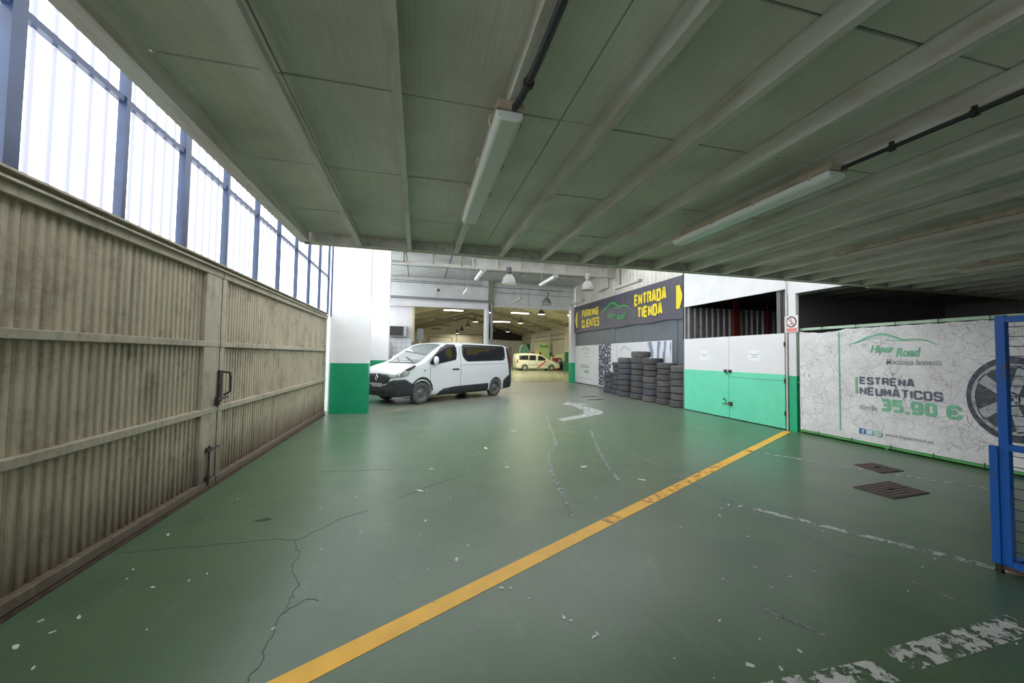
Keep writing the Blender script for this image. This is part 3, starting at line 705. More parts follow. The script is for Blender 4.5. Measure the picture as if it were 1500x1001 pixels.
# ------------------------------------------------------------------ shop front (right side, beyond the storage room)
WX = 9.05
ws = thing('wall_shop', 'dark slate boarded shop front under the banner', loc=(WX, 15.5, 0), kind='structure')
for a, b in ((10.0, 11.92), (11.95, 16.40), (16.43, 21.15)):
    MB().box(WX, WX+.05, a, b, 0, 2.98).build('slate_board', 'slate', ws)
MB().box(WX-.06, WX, 10.0, 11.55, 0, 2.98).build('slate_board', 'slate', ws)
MB().box(WX+.05, WX+.1, 9.96, 21.4, 0, 4.4).build('backing', 'slate', ws)
tag(MB().box(8.76, 9.1, 21.15, 21.5, 0, 4.5).build('column', 'far_postx' if False else 'post'), 'white pillar with green foot at the far end of the charcoal banner', 'column')
cw = thing('wall_clad', 'beige ribbed cladding above the charcoal banner', loc=(WX, 15, 4.4), kind='structure')
for a, b in ((9.95, 13.35), (13.37, 16.9), (16.92, 21.4)):
    mb = MB(); corr_sheet(mb, WX+.06, a, b, 4.3, 6.3, .27, .014, 'Y', -1); mb.build('cladding_sheet', 'cladding', cw)
MB().box(WX+.068, WX+.1, 9.95, 21.4, 4.3, 6.3).build('backing', 'cladding', cw)
MB().box(WX-.02, WX+.04, 15.98, 16.04, 4.9, 6.0).build('seam_strip', 'rafter', cw)
mb = MB(); mb.tube([(9.0, 17.0, 5.6), (9.0, 17.0, 4.95), (9.0, 18.1, 4.9)], .02, 6); mb.build('wall_pipe', 'pipe_grey', cw)

# charcoal banner with lettering
bn = thing('banner', 'long charcoal banner with yellow lettering and two arrows over the shop front', 'banner', (8.98, 16.4, 2.93))
mb = MB(); n = 60; vs = []
for i in range(n+1):
    y = 10.9 + (21.55-10.9)*i/n; wv = .012*math.sin(i*1.7)*(.4+.6*(i < 8)) + .006*math.sin(i*.6)
    for j in range(5):
        z = 2.93 + (4.45-2.93)*j/4; vs.append((8.955+wv*(1-j/4), y, z - (.02*math.sin(i*.5) if j == 0 else 0)))
mb.add(vs, [(i*5+j, (i+1)*5+j, (i+1)*5+j+1, i*5+j+1) for i in range(n) for j in range(4)])
vs2 = [(x+.02, y, z) for x, y, z in vs]; mb.add(vs2, [(i*5+j, i*5+j+1, (i+1)*5+j+1, (i+1)*5+j) for i in range(n) for j in range(4)])
mb.build('vinyl', 'sign', bn, True)
BX = 8.935
block('lettering', 'ENTRADA', 'yellow', bn, BX, 14.61, 12.42, 3.71, 4.20, .105)
block('lettering', 'TIENDA', 'yellow', bn, BX, 14.37, 12.66, 3.17, 3.64, .105)
block('lettering', 'PARKING', 'yellow', bn, BX, 20.0, 17.97, 3.71, 4.14, .095)
block('lettering', 'CLIENTES', 'yellow', bn, BX, 20.02, 17.87, 3.14, 3.60, .09)
mb = MB(); flat(mb, BX, [(11.86, 3.28), (11.86, 4.12), (11.68, 4.12), (11.54, 3.78), (11.54, 3.62), (11.68, 3.28)]); mb.build('right_arrow', 'yellow', bn)
mb = MB(); flat(mb, BX, [(20.62, 3.22), (20.62, 4.10), (20.76, 4.10), (20.93, 3.76), (20.93, 3.58), (20.76, 3.22)]); mb.build('left_arrow', 'yellow', bn)
def car_logo(parent, X, a, b, z0, z1, mat, t=.0015, w=1.0):
    """swooping car outline from Y=a (left) to Y=b (right)"""
    S = lambda u, v: (a+(b-a)*u, z0+(z1-z0)*v); hgt = (z1-z0)
    m1 = MB()
    c1 = curve_pts([S(0,.28), S(.10,.42), S(.22,.74), S(.36,.97), (S(.46,.96)), S(.56,.74), S(.66,.50), S(.8,.50), S(.92,.36), S(1,.05)])
    nn = len(c1); stroke(m1, X, c1, [w*hgt*(.04+.13*math.sin(PI*min(1, i/nn*1.05))**.7) for i in range(nn)], 0, t)
    stroke(m1, X, curve_pts([S(.10,.36), S(.24,.62), S(.38,.72)]), w*hgt*.05, 0, t)
    stroke(m1, X, curve_pts([S(.46,.50), S(.56,.46), S(.66,.44)]), w*hgt*.06, 0, t)
    stroke(m1, X, [S(0,.30), S(.01,.02)], w*hgt*.05, 0, t)
    return m1.build('car_outline_logo', mat, parent)
car_logo(bn, BX, 17.65, 14.95, 3.60, 4.12, 'green_print')
text('logo_lettering', 'Hiper', 'green_print', bn, 'X', BX, 16.98, 16.16, 3.36, 3.64, .02, shear=.25)
text('logo_lettering', 'Road', 'green_print', bn, 'X', BX, 16.10, 15.37, 3.26, 3.54, .02, shear=.25)

# posters on the slate boards
p1 = thing('poster', 'white poster with green car outline and engine picture left of the tyre stacks', 'poster', (9.03, 19.4, .05))
MB().box(9.015, 9.03, 17.5, 21.1, .05, 2.16).build('sheet', 'poster', p1)
car_logo(p1, 9.012, 20.2, 19.05, 1.80, 2.05, 'green_faded')
mb = MB()
for (a, b, z, h_) in ((19.9, 19.25, 1.72, .03), (19.8, 19.2, 1.5, .02), (20.4, 18.7, .32, .025), (20.3, 19.3, 1.02, .05), (20.3, 19.15, .93, .05)): mb.box(9.008, 9.014, b, a, z, z+h_)
o = mb.build('small_print', 'grey_print', p1); o['kind'] = 'stuff'
text('green_lettering', '-40%', 'green_faded', p1, 'X', 9.012, 19.9, 19.2, .62, .80, .01)
MB().box(9.008, 9.02, 16.80, 18.05, .10, 2.14).build('engine_picture', 'engine_print', p1)
p2 = thing('poster', 'white poster with faded blue picture behind the tyre stacks', 'poster', (9.03, 14.7, .05))
MB().box(9.012, 9.028, 12.2, 16.78, .05, 2.18).build('sheet', 'poster', p2)
car_logo(p2, 9.01, 15.9, 14.9, 1.78, 2.02, 'green_faded')
MB().box(9.008, 9.014, 16.22, 16.24, .2, 2.1).build('divider', 'grey_print', p2)
MB().prism([(9.012, 12.25, .8), (9.012, 13.1, .8), (9.012, 13.9, 2.16), (9.012, 12.25, 2.16)], (-.004, 0, 0)).build('cloth_picture', 'cloth_print', p2)

# ------------------------------------------------------------------ tyre stacks
def tyre_mesh(name, R, W_, mat):
    mb = MB(); h_ = W_/2; r_in = R*.63
    prof = [(r_in, -h_*.62), (r_in+.012, -h_*.86), (R*.80, -h_), (R*.92, -h_*.93), (R*.985, -h_*.74)]
    for z in (-.42, -.14, .14, .42): prof += [(R, (z-.11)*h_), (R, (z+.11)*h_)] if False else [(R-.006, (z-.12)*h_), (R, (z-.09)*h_), (R, (z+.09)*h_), (R-.006, (z+.12)*h_)]
    prof += [(R*.985, h_*.74), (R*.92, h_*.93), (R*.80, h_), (r_in+.012, h_*.86), (r_in, h_*.62), (r_in+.02, h_*.3), (R*.9, 0), (r_in+.02, -h_*.3)]
    mb.lathe([(r, z+h_) for r, z in prof], (0,0,0), (0,0,1), 36, closed=True)
    me = bpy.data.meshes.new(name); me.from_pydata(mb.v, [], mb.f); me.materials.append(M[mat])
    bm = bmesh.new(); bm.from_mesh(me); bmesh.ops.recalc_face_normals(bm, faces=bm.faces)
    for f in bm.faces: f.smooth = True
    for e in bm.edges:
        if len(e.link_faces) == 2 and e.calc_face_angle(0) > math.radians(38): e.smooth = False
    bm.to_mesh(me); bm.free(); return me
TM = {}
def tyre(x, y, z, R, W_, mat, label, tilt=0):
    k = (round(R, 3), round(W_, 3), mat)
    if k not in TM: TM[k] = tyre_mesh('tyre', R, W_, mat)
    o = bpy.data.objects.new('tyre', TM[k]); COL.objects.link(o); o.location = (x, y, z); o.rotation_euler = (tilt, 0, random.uniform(0, 6))
    o['label'] = label; o['category'] = 'tyre'; o['group'] = 'used tyres stacked along the shop front'
ordn = ['bottom', 'second', 'third', 'fourth', 'fifth', 'sixth', 'seventh', 'eighth']
def stack(x, y, top, n, R, nm, big=()):
    h_ = top/n
    for i in range(n):
        r = R*(1 if i not in big else 1.07) + random.choice((-.008, 0, .006))
        dx, dy = random.uniform(-.015, .015), random.uniform(-.02, .02)
        if i == 0: dy = .03; dx = 0; r = R*1.05
        lab = '%s tyre%s of the %s' % ('topmost' if i == n-1 else ordn[i], '' if i in (0, n-1) else ' from the floor', nm)
        tyre(x+dx, y+dy, i*h_+.001, round(r, 2), round(h_-.004, 3), random.choice(('tyre', 'tyre', 'tyre_b', 'tyre_c')), lab)
stack(8.22, 15.25, .87, 4, .31, 'shortest stack, farthest from the green and white doors')
stack(8.22, 14.52, 1.32, 7, .31, 'narrow stack second from the poster side')
stack(7.98, 13.58, 1.52, 7, .32, 'third stack from the poster side', big=(6,))
stack(7.98, 12.62, 1.75, 8, .33, 'tallest stack in the middle', big=(7,))
stack(7.98, 11.84, 1.51, 7, .325, 'stack just right of the tallest one', big=(6,))
stack(8.0, 11.08, 1.36, 7, .315, 'second stack from the green and white doors')
stack(7.98, 10.34, 1.29, 6, .325, 'front stack touching the green and white doors')
stack(8.60, 10.66, 1.40, 7, .32, 'back stack hidden behind the one at the doors')

# ------------------------------------------------------------------ big white tarp on green frame
TX = 7.80
tp = thing('banner_fence', 'big cracked white tarp with price lettering on a green frame', 'banner', (TX, 4.4, 0))
TY0, TY1 = 2.2, 6.40
for a, b, nm, mt in (((TX+.03, TY0, .05), (TX+.03, TY1, .05), 'bottom_tube', 'frame_green'), ((TX+.03, TY0, 2.15), (TX+.03, TY1, 2.155), 'top_tube', 'frame_pale')):
    MB().beam(a, b, .035, .05, 0).build(nm, mt, tp)
for y in (TY1, 4.9, 3.5, TY0): MB().beam((TX+.05, y, 0), (TX+.05, y, 2.15), .04, .04, 0, (0,1,0)).build('upright', 'frame_green', tp)
MB().box(TX-.01, TX+.02, TY1, TY1+.03, 1.02, 1.05).build('bracket', 'frame_green', tp)
mb = MB(); n = 84; mm = 10; vs = []
for i in range(n+1):
    y = TY0 + (TY1-.02-TY0)*i/n
    sag = .035*max(0, math.sin((i/n*14 % 1)*PI)) * .4 + (.05*math.sin(PI*(y-5.45)/.95) if 5.45 < y < 6.4 else 0)
    for j in range(mm+1):
        v_ = j/mm; z0 = .075 + .0*i; z1 = 2.12 - sag
        d = .010*math.sin(i*.55+j*.8)*math.sin(j*.35*PI/1.5) + .006*math.sin(i*1.3-j*1.1)
        vs.append((TX-.012+d*.22*math.sin(PI*v_), y, z0+(z1-z0)*v_))
m1 = mm+1
mb.add(vs, [(i*m1+j, (i+1)*m1+j, (i+1)*m1+j+1, i*m1+j+1) for i in range(n) for j in range(mm)])
mb.add([(x+.006, y, z) for x, y, z in vs], [(i*m1+j, i*m1+j+1, (i+1)*m1+j+1, (i+1)*m1+j) for i in range(n) for j in range(mm)])
mb.build('tarp', 'tarp', tp, True)
mb = MB()
for y in (2.6, 3.1, 3.6, 4.15, 4.7, 5.3, 5.9):
    mb.tube([(TX-.03, y, 2.10), (TX-.035, y, 2.17), (TX+.05, y, 2.19)], .006, 5); mb.tube([(TX-.03, y+.1, .10), (TX-.03, y+.1, .03)], .006, 5)
o = mb.build('cable_ties', 'conduit', tp); o['kind'] = 'stuff'
PX = TX-.0165
block('lettering', 'ESTRENA', 'navy_print', tp, PX, 5.26, 4.47, 1.095, 1.225, .030, .45, .0015, .024)
block('lettering', 'NEUM\u00c1TICOS', 'navy_print', tp, PX, 5.26, 4.13, .905, 1.045, .030, .45, .0015, .024)
block('price_lettering', '35,90', 'green_faded', tp, PX, 4.95, 4.20, .66, .865, .050, .4, .0015, .042)
block('price_lettering', '\u20ac', 'green_faded', tp, PX, 4.09, 3.92, .66, .86, .045, .3, .0015, .04)
text('lettering', 'desde', 'grey_print', tp, 'X', PX+.0015, 5.27, 5.00, .64, .735, .006)
text('logo_lettering', 'Hiper', 'green_faded', tp, 'X', PX+.0015, 5.08, 4.73, 1.62, 1.79, .028, shear=.25)
text('logo_lettering', 'Road', 'green_faded', tp, 'X', PX+.0015, 4.71, 4.38, 1.59, 1.74, .028, shear=.25)
text('lettering', 'Mecánica honesta', 'grey_print', tp, 'X', PX+.0015, 4.85, 4.13, 1.455, 1.555, .007, shear=.2)
text('lettering', 'www.hiperroad.es', 'grey_print', tp, 'X', PX+.0015, 4.89, 4.25, .215, .295, .004)
car_logo(tp, PX, 5.42, 4.18, 1.76, 1.98, 'green_faded', w=.9)
MB().box(PX-.003, PX, 5.295, 5.33, .92, 1.22).build('green_bar', 'green_faded', tp)
MB().box(PX-.003, PX, 5.59, 5.612, .20, 2.06).build('green_bar', 'green_faded', tp)
def icon(y0, z0, w, mat, nm): return MB().box(PX-.003, PX, y0-w, y0, z0, z0+w).build(nm, mat, tp, bevel=.0)
ic = icon(5.28, .20, .10, 'blue_print', 'social_icon'); text('letter', 'f', 'poster', tp, 'X', PX-.003, 5.235, 5.195, .205, .29, .02)
icon(5.16, .20, .10, 'sky_print', 'social_icon')
mb = MB(); flat(mb, PX-.0035, [(5.145, .235), (5.115, .225), (5.085, .245), (5.075, .275), (5.09, .285), (5.105, .27), (5.13, .28), (5.14, .27)], 0, .002); mb.build('bird_mark', 'poster', tp)
mb = MB(); ring(mb, PX, 4.98, .25, 0, .055, 0, 20); mb.build('social_icon', 'green_faded', tp)
mb = MB(); ring(mb, PX-.003, 4.98, .25, .03, .040, 0, 16); stroke(mb, PX-.003, curve_pts([(4.995, .265), (4.985, .245), (4.965, .235)]), .012); mb.build('phone_mark', 'poster', tp)
# printed alloy wheel
wy, wz, wr = 3.41, 1.02, .575
def oval(mb, sh=0):
    mb.v = [(x, wy+sh+(y-wy)*.80, z) for x, y, z in mb.v]; return mb
mb = MB(); ring(mb, PX, wy, wz, wr*.84, wr, 0, 48); oval(mb).build('printed_tyre', 'dark_print', tp)
mb = MB(); ring(mb, PX-.001, wy, wz, wr*.76, wr*.84, 0, 48); ring(mb, PX-.001, wy, wz, .03, .10, 0, 24)
for k in range(5):
    t = PI/2 + .35 + k*2*PI/5; ca, sa = math.cos(t), math.sin(t)
    q = lambda r, w: (wy+ca*r-sa*w, wz+sa*r+ca*w)
    flat(mb, PX-.001, [q(.08, -.05), q(wr*.78, -.075), q(wr*.78, .075), q(.08, .05)], 0)
oval(mb, .02).build('printed_rim', 'silver_print', tp)
mb = MB(); ring(mb, PX+.001, wy, wz, 0, wr*.76, 0, 40, t=.002); oval(mb, .02).build('printed_hub_shade', 'dark_print', tp)
mb = MB()
for k in range(5):
    t = PI/2 + .35 + (k+.5)*2*PI/5; ring(mb, PX-.004, wy+.065*math.cos(t), wz+.065*math.sin(t), 0, .017, 0, 10)
oval(mb, .02).build('printed_bolts', 'dark_print', tp)['kind'] = 'stuff'

# ------------------------------------------------------------------ blue mesh cage at the right edge
cg = thing('mesh_cage', 'chipped blue steel mesh cage at the right edge', 'cage', (4.55, 1.4, 0))
CX0, CX1, CYA, CYB = 4.10, 5.10, .85, 1.88
for x, y in ((CX0, CYB), (CX0, CYA), (CX1, CYB), (CX1, CYA)):
    MB().box(x-.0, x+.05, y-.05, y, .06, 1.85).build('corner_post', 'cage', cg, bevel=.004)
MB().box(CX0-.012, CX0+.03, CYB, CYB+.045, .06, .90).build('latch_upright', 'cage', cg, bevel=.004)
MB().box(CX0-.01, CX0+.03, CYB-.0, CYB+.03, .0, .06).build('foot', 'iron', cg)
for z in (1.82, .90, .08):
    MB().box(CX0, CX0+.04, CYA, CYB-.05, z-.022, z+.022).build('rail', 'cage', cg, bevel=.003)
    MB().box(CX1, CX1+.04, CYA, CYB-.05, z-.022, z+.022).build('rail', 'cage', cg)
    MB().box(CX0+.05, CX1, CYA-.04, CYA, z-.022, z+.022).build('rail', 'cage', cg)
MB().box(CX0+.05, CX1, CYB-.05, CYB-.01, .06, .10).build('rail', 'cage', cg)
MB().box(CX0, CX1+.05, CYA-.05, CYB, .03, .06).build('floor_plate', 'rust', cg)
def mesh_panel(x0, y0, x1, y1, z0, z1, pitch):
    mb = MB(); L_ = math.hypot(x1-x0, y1-y0); n = int(L_/.10); m_ = int((z1-z0)/pitch)
    for i in range(1, n): f = i/n; mb.tube([(x0+(x1-x0)*f, y0+(y1-y0)*f, z0), (x0+(x1-x0)*f, y0+(y1-y0)*f, z1)], .003, 5)
    for j in range(1, m_+1): z = z0+(z1-z0)*j/(m_+.5); mb.tube([(x0, y0, z), (x1, y1, z)], .003, 5)
    o = mb.build('wire_mesh', 'wire', cg); o['kind'] = 'stuff'
for z0, z1 in ((.10, .88), (.92, 1.80)):
    mesh_panel(CX0+.02, CYB-.05, CX0+.02, CYA, z0, z1, .072); mesh_panel(CX1+.02, CYB-.05, CX1+.02, CYA, z0, z1, .072)
    mesh_panel(CX0+.05, CYA-.02, CX1, CYA-.02, z0, z1, .072)
pl = thing('wooden_pallet_board', 'pale wooden boards lying inside the blue cage', 'board', (4.6, 1.35, .3))
for i in range(4): MB().box(4.18, 5.05, 1.66-i*.2, 1.78-i*.2, .30, .38).build('plank', 'wood', pl)
for x in (4.18, 4.95): MB().box(x, x+.09, 1.0, 1.8, .06, .30).build('bearer', 'wood', pl)

# ------------------------------------------------------------------ lamps and conduit under the canopy
def batten(x, y0, y1, zt, label, group, w=.15, h_=.10, cover='diffuser'):
    t = thing('strip_lamp', label, 'lamp', (x, (y0+y1)/2, zt-h_), 0, group)
    a = w/2
    MB().section([(x-a, zt-.045), (x+a, zt-.045), (x+a*.86, zt), (x-a*.86, zt)], y0, y1).build('housing', 'lamp_base', t, bevel=.006)
    prof = [(x-a*.97, zt-.047), (x-a*.90, zt-.085), (x-a*.62, zt-h_), (x+a*.62, zt-h_), (x+a*.90, zt-.085), (x+a*.97, zt-.047)]
    MB().section(prof, y0+.015, y1-.015).build('diffuser', cover, t, bevel=.008)
    for f in (.08, .36, .64, .92):
        for s in (-1, 1):
            yc = y0+(y1-y0)*f
            MB().tube([(x+s*(a+.003), yc-.015, zt-.02), (x+s*(a+.014), yc, zt-.045), (x+s*(a+.002), yc+.012, zt-.068)], .005, 5).build('clip', 'clip', t, True)
    MB().box(x-.03, x+.03, y0+.2, y0+.26, zt, zt+.02).build('bracket', 'lamp_base', t); MB().box(x-.03, x+.03, y1-.26, y1-.2, zt, zt+.02).build('bracket', 'lamp_base', t)
    return t
LG = 'strip lamps under the canopy'
batten(.42, 1.82, 3.42, 2.785, 'large unlit strip lamp nearest the camera under the canopy', LG)
batten(2.62, 1.86, 3.46, 2.785, 'second unlit strip lamp under the canopy, above the price banner side', LG)
batten(4.82, 1.92, 3.46, 2.785, 'third strip lamp from the left, yellowed, in the dim canopy', LG, .13, cover='tube_dead')
batten(7.0, 1.9, 3.5, 2.785, 'farthest strip lamp at the right edge of the canopy', LG, .13, cover='tube_dead')
def conduit(label, pts, clamps, r=.016):
    t = thing('conduit', label, 'pipe', pts[0])
    MB().tube(pts, r, 10).build('pipe', 'conduit', t, True)
    for c in clamps: MB().lathe([(r, -.012), (r+.008, -.012), (r+.008, .012), (r, .012)], c, (0,1,0), 12, closed=True).box(c[0]-.008, c[0]+.008, c[1]-.01, c[1]+.01, c[2]+r, 2.80).build('clamp', 'iron', t)
conduit('thick black conduit running into the lamp nearest the camera', [(.47, -1.9, 2.765), (.47, 1.5, 2.765), (.46, 1.75, 2.76), (.44, 1.83, 2.75)], [(.47, 1.15, 2.765), (.465, 1.66, 2.763)], .018)
conduit('black conduit running into the second strip lamp', [(2.72, -1.9, 2.765), (2.70, 1.3, 2.765), (2.66, 1.8, 2.76), (2.64, 1.87, 2.75)], [(2.70, 1.28, 2.765), (2.685, 1.62, 2.763)], .013)
tag(MB().tube([(7.6, CY1+.06, 2.80), (12.6, CY1+.06, 2.80)], .014, 6).build('conduit', 'lamp_base'), 'thin brown pipe along the canopy edge above the price banner', 'pipe')

# ------------------------------------------------------------------ middle hall: roof, girder, header, lamps
HY = 21.4
tag(MB().box(-2.3, 9.1, 15.0, 21.6, 5.76, 5.86).box(5.6, 9.1, 5.0, 9.2, 5.76, 5.86).build('ceiling_hall_and_light_block', 'roof_grey'), kind='structure')  # second box is an unseen roof piece added to dim the right side
mb = MB()
for x in (-.6, 1.3, 3.2, 5.1, 7.0): mb.box(x-.012, x+.012, 15.0, 21.35, 5.748, 5.76)
for y in (18.8,): mb.box(-2.2, 9, y-.012, y+.012, 5.748, 5.76)
o = mb.build('ceiling_joints', 'gap'); tag(o, kind='structure')
gd = thing('steel_girder', 'beige steel girder with stiffener plates across the hall roof', 'beam', (3.4, 16.5, 5.3))
MB().box(-2.2, 9.0, 16.38, 16.62, 5.30, 5.335).build('bottom_flange', 'offwhite', gd)
MB().box(2.2, 9.0, 16.49, 16.51, 5.335, 5.74).build('web', 'offwhite', gd); MB().box(-2.2, 2.2, 16.49, 16.51, 5.335, 5.43).build('web', 'offwhite', gd)
MB().box(2.2, 9.0, 16.38, 16.62, 5.70, 5.74).build('top_flange', 'offwhite', gd)
for i in range(7):
    x = 2.22+i*1.06; MB().box(x-.03, x+.03, 16.38, 16.49, 5.335, 5.70).build('stiffener', 'offwhite', gd)
for i in range(4):
    x = -1.9+i*1.2; MB().box(x, x+.06, 16.38, 16.49, 5.335, 5.76).build('hanger_plate', 'rafter', gd)
hd = thing('wall_header', 'white panelled wall above the opening to the workshop', loc=(3.3, HY, 4.3), kind='structure')
for a, b in ((-2.24, .9), (.92, 3.6), (3.62, 6.2), (6.22, 9.06)): MB().box(a, b, HY, HY+.12, 4.38, 5.76).build('wall_panel', 'white2', hd)
MB().box(3.78, 4.05, HY-.22, HY, 4.3, 5.76).build('painted_shade_pier', 'rafter', hd)  # shadow side of the pier, its shade put into the dark colour
MB().box(3.45, 3.78, HY-.10, HY, 4.3, 5.76).build('white_pier', 'white2', hd)
MB().box(4.05, 9.06, HY-.06, HY+.14, 4.30, 4.40).build('bottom_trim', 'white', hd)
MB().box(-2.24, 9.06, HY-.08, HY, 5.62, 5.70).build('top_trim', 'offwhite', hd)
mb = MB(); mb.box(-2.24, 3.72, 20.72, 20.98, 4.36, 4.39); mb.box(-2.24, 3.72, 20.84, 20.86, 4.1, 4.36); mb.box(-2.24, 3.72, 20.72, 20.98, 4.06, 4.10)
tag(mb.build('steel_beam', 'white'), 'white steel beam above the van on the round white column', 'beam')
mb = MB(); mb.lathe([(.15, 0), (.15, 4.06)], (3.62, 20.85, 0), n=20)
tag(mb.build('column', 'white', smooth=True), 'round white column standing behind the van roof', 'column')
tag(MB().tube([(-2.2, 20.62, 4.50), (3.62, 20.62, 4.47), (3.80, 20.62, 4.44), (3.88, 20.62, 4.30), (3.88, 20.7, .02)], .07, 10).build('drain_pipe', 'pipe_grey', smooth=True), 'grey pipe running over the white beam and down the round column', 'pipe')
mb = MB(); mb.tube([(-2.2, HY-.14, 5.42), (8.3, HY-.14, 5.40)], .02, 6); mb.tube([(4.1, HY-.1, 5.12), (8.9, HY-.1, 5.10)], .012, 6); mb.tube([(-2.2, HY-.14, 5.52), (3.4, HY-.14, 5.50)], .02, 6)
tag(mb.build('conduit', 'pipe_grey'), 'thin grey conduits along the white header wall', 'pipe')
tag(MB().box(6.55, 6.85, HY-.12, HY, 5.28, 5.52).build('junction_box', 'poster'), 'small white junction box on the header wall', 'box')
t = thing('security_camera', 'small camera on a bracket on the header wall', 'camera', (1.0, HY-.1, 5.1))
MB().tube([(1.0, HY, 5.25), (1.0, HY-.2, 5.2), (.98, HY-.2, 5.12)], .02, 6).build('bracket', 'poster', t); MB().lathe([(.02, 0), (.07, .03), (.08, .1), (.03, .16)], (.98, HY-.2, 4.98), n=12).build('camera_head', 'bay_dark', t, True)

def hang_batten(x, y0, y1, z, label, group, mat='tube_dead', wires=True, top=5.74, w=.12):
    t = thing('hanging_strip_lamp', label, 'lamp', (x, (y0+y1)/2, z), 0, group)
    MB().section([(x-w/2, z+.05), (x+w/2, z+.05), (x+w*.4, z+.09), (x-w*.4, z+.09)], y0, y1).build('housing', 'tube_dead', t)
    MB().section([(x-w/2, z+.05), (x-w*.35, z), (x+w*.35, z), (x+w/2, z+.05)], y0+.02, y1-.02).build('cover', mat, t)
    MB().box(x-w/2-.005, x+w/2+.005, y0-.01, y0+.03, z-.004, z+.094).build('end_cap', 'pipe_grey', t)
    if wires:
        for y in (y0+.15, y1-.15): MB().tube([(x, y, z+.09), (x, y, top)], .006, 4).build('wire', 'pipe_grey', t)
sk = thing('trim_skylight', 'steel cross bars of the open roof light', loc=(3.4, 12.8, 5.76), kind='structure')
for y in (11.2, 12.15, 13.4, 13.65): MB().box(-2.2, 9.05, y-.03, y+.03, 5.74, 5.82).build('cross_bar', 'offwhite', sk)
HG = 'strip lamps hanging in the middle hall'
hang_batten(1.95, 11.9, 13.5, 4.18, 'unlit white strip lamp hanging above the van, nearer', HG, 'diffuser', w=.16)
hang_batten(1.90, 15.3, 16.9, 4.18, 'unlit white strip lamp hanging above the van, farther and smaller', HG, 'diffuser', top=5.74)
hang_batten(4.45, 12.1, 13.8, 4.18, 'unlit strip lamp hanging between the two nearest domed lamps', HG, 'diffuser', w=.15)
hang_batten(4.60, 17.1, 18.7, 4.18, 'small unlit strip lamp hanging in front of the header wall', HG)
hang_batten(7.55, 11.95, 13.75, 4.20, 'beige strip lamp hanging in front of the cladding above the banner', HG, w=.14)
hang_batten(7.62, 16.9, 18.6, 4.18, 'beige strip lamp hanging near the far end of the banner', HG, w=.14)
def high_bay(x, y, z, label, group, R=.25, shell='bay_shell', glass='bay_glass', top=5.74, lit=False, body='bay_dark'):
    t = thing('high_bay_lamp', label, 'lamp', (x, y, z), 0, group)
    MB().lathe([(R, 0), (R*1.0, .03), (R*.94, .12), (R*.76, .24), (R*.42, .34), (R*.22, .38), (R*.2, .38), (R*.4, .33), (R*.73, .235), (R*.9, .12), (R*.95, .035)], (x, y, z), n=24, closed=True).build('reflector', shell, t, True)
    MB().lathe([(0, .012), (R*.93, .012), (R*.93, .03), (0, .03)], (x, y, z), n=24).build('lamp_glass' if not lit else 'lit_lamp', glass, t, True)
    MB().lathe([(R*.22, .36), (R*.26, .40), (R*.26, .42), (R*.36, .43), (R*.38, .60), (R*.24, .64), (0, .64)], (x, y, z), n=16).build('ballast', body, t, True)
    MB().tube([(x, y, z+.62), (x, y, top)], .008, 5).build('hanger', 'pipe_grey', t)
BG = 'domed lamps in the middle hall'
high_bay(3.12, 13.4, 4.10, 'large unlit domed lamp with black top nearest the camera', BG, .27)
high_bay(6.33, 13.7, 4.12, 'pale domed lamp in front of the ribbed cladding', BG, .26, body='bay_shell')
high_bay(6.45, 18.9, 4.22, 'small domed lamp in front of the white header wall', BG, .25, body='bay_shell')

# office block corner with tiles and air conditioner
ob = thing('wall_office', 'white office corner with tiled foot behind the van bonnet', loc=(-1.2, HY-.3, 0), kind='structure')
MB().box(-2.24, -.30, HY-.28, HY+1.6, 0, 2.40).build('lower_block', 'grout', ob)
MB().box(-2.24, -.36, HY-.28, HY+1.6, 2.40, 4.06).build('upper_block', 'white', ob)
for i in range(7):
    for j in range(9):
        x = -2.2+i*.262; z = .03+j*.262; MB().box(x, x+.25, HY-.292, HY-.28, z, z+.25).build('tile', 'tile', ob)
MB().box(-.36, -.24, HY-.30, HY-.18, 2.2, 4.06).build('corner_trim', 'yellow_pipe', ob)
ac = thing('air_conditioner', 'box air conditioner with dark grille on the white office corner', 'air conditioner', (-1.05, HY-.6, 2.42))
MB().box(-1.55, -.62, HY-.62, HY-.30, 2.45, 3.0).build('case', 'ac', ac, bevel=.01)
mb = MB()
for i in range(8): mb.box(-1.50, -.80, HY-.632, HY-.62, 2.50+i*.06, 2.545+i*.06)
mb.box(-1.52, -.78, HY-.622, HY-.618, 2.48, 2.97); mb.build('grille', 'ac_dark', ac)
MB().box(-.625, -.612, HY-.60, HY-.32, 2.48, 2.97).build('side_vent', 'ac_dark', ac)
t = thing('electric_box', 'grey electric box on a thin pole right of the office corner', 'box', (.05, HY+.1, 0))
MB().box(-.08, .25, HY-.1, HY+.15, 2.30, 2.92).build('cabinet', 'grey_box', t, bevel=.01); MB().tube([(.09, HY, 0), (.09, HY, 2.3)], .03, 8).build('pole', 'poster', t)
tag(MB().box(-1.72, -1.38, 20.75, 20.95, 1.25, 2.15).build('wall_cabinet', 'offwhite', bevel=.04), 'rounded cream cabinet in front of the white tiles', 'cabinet')

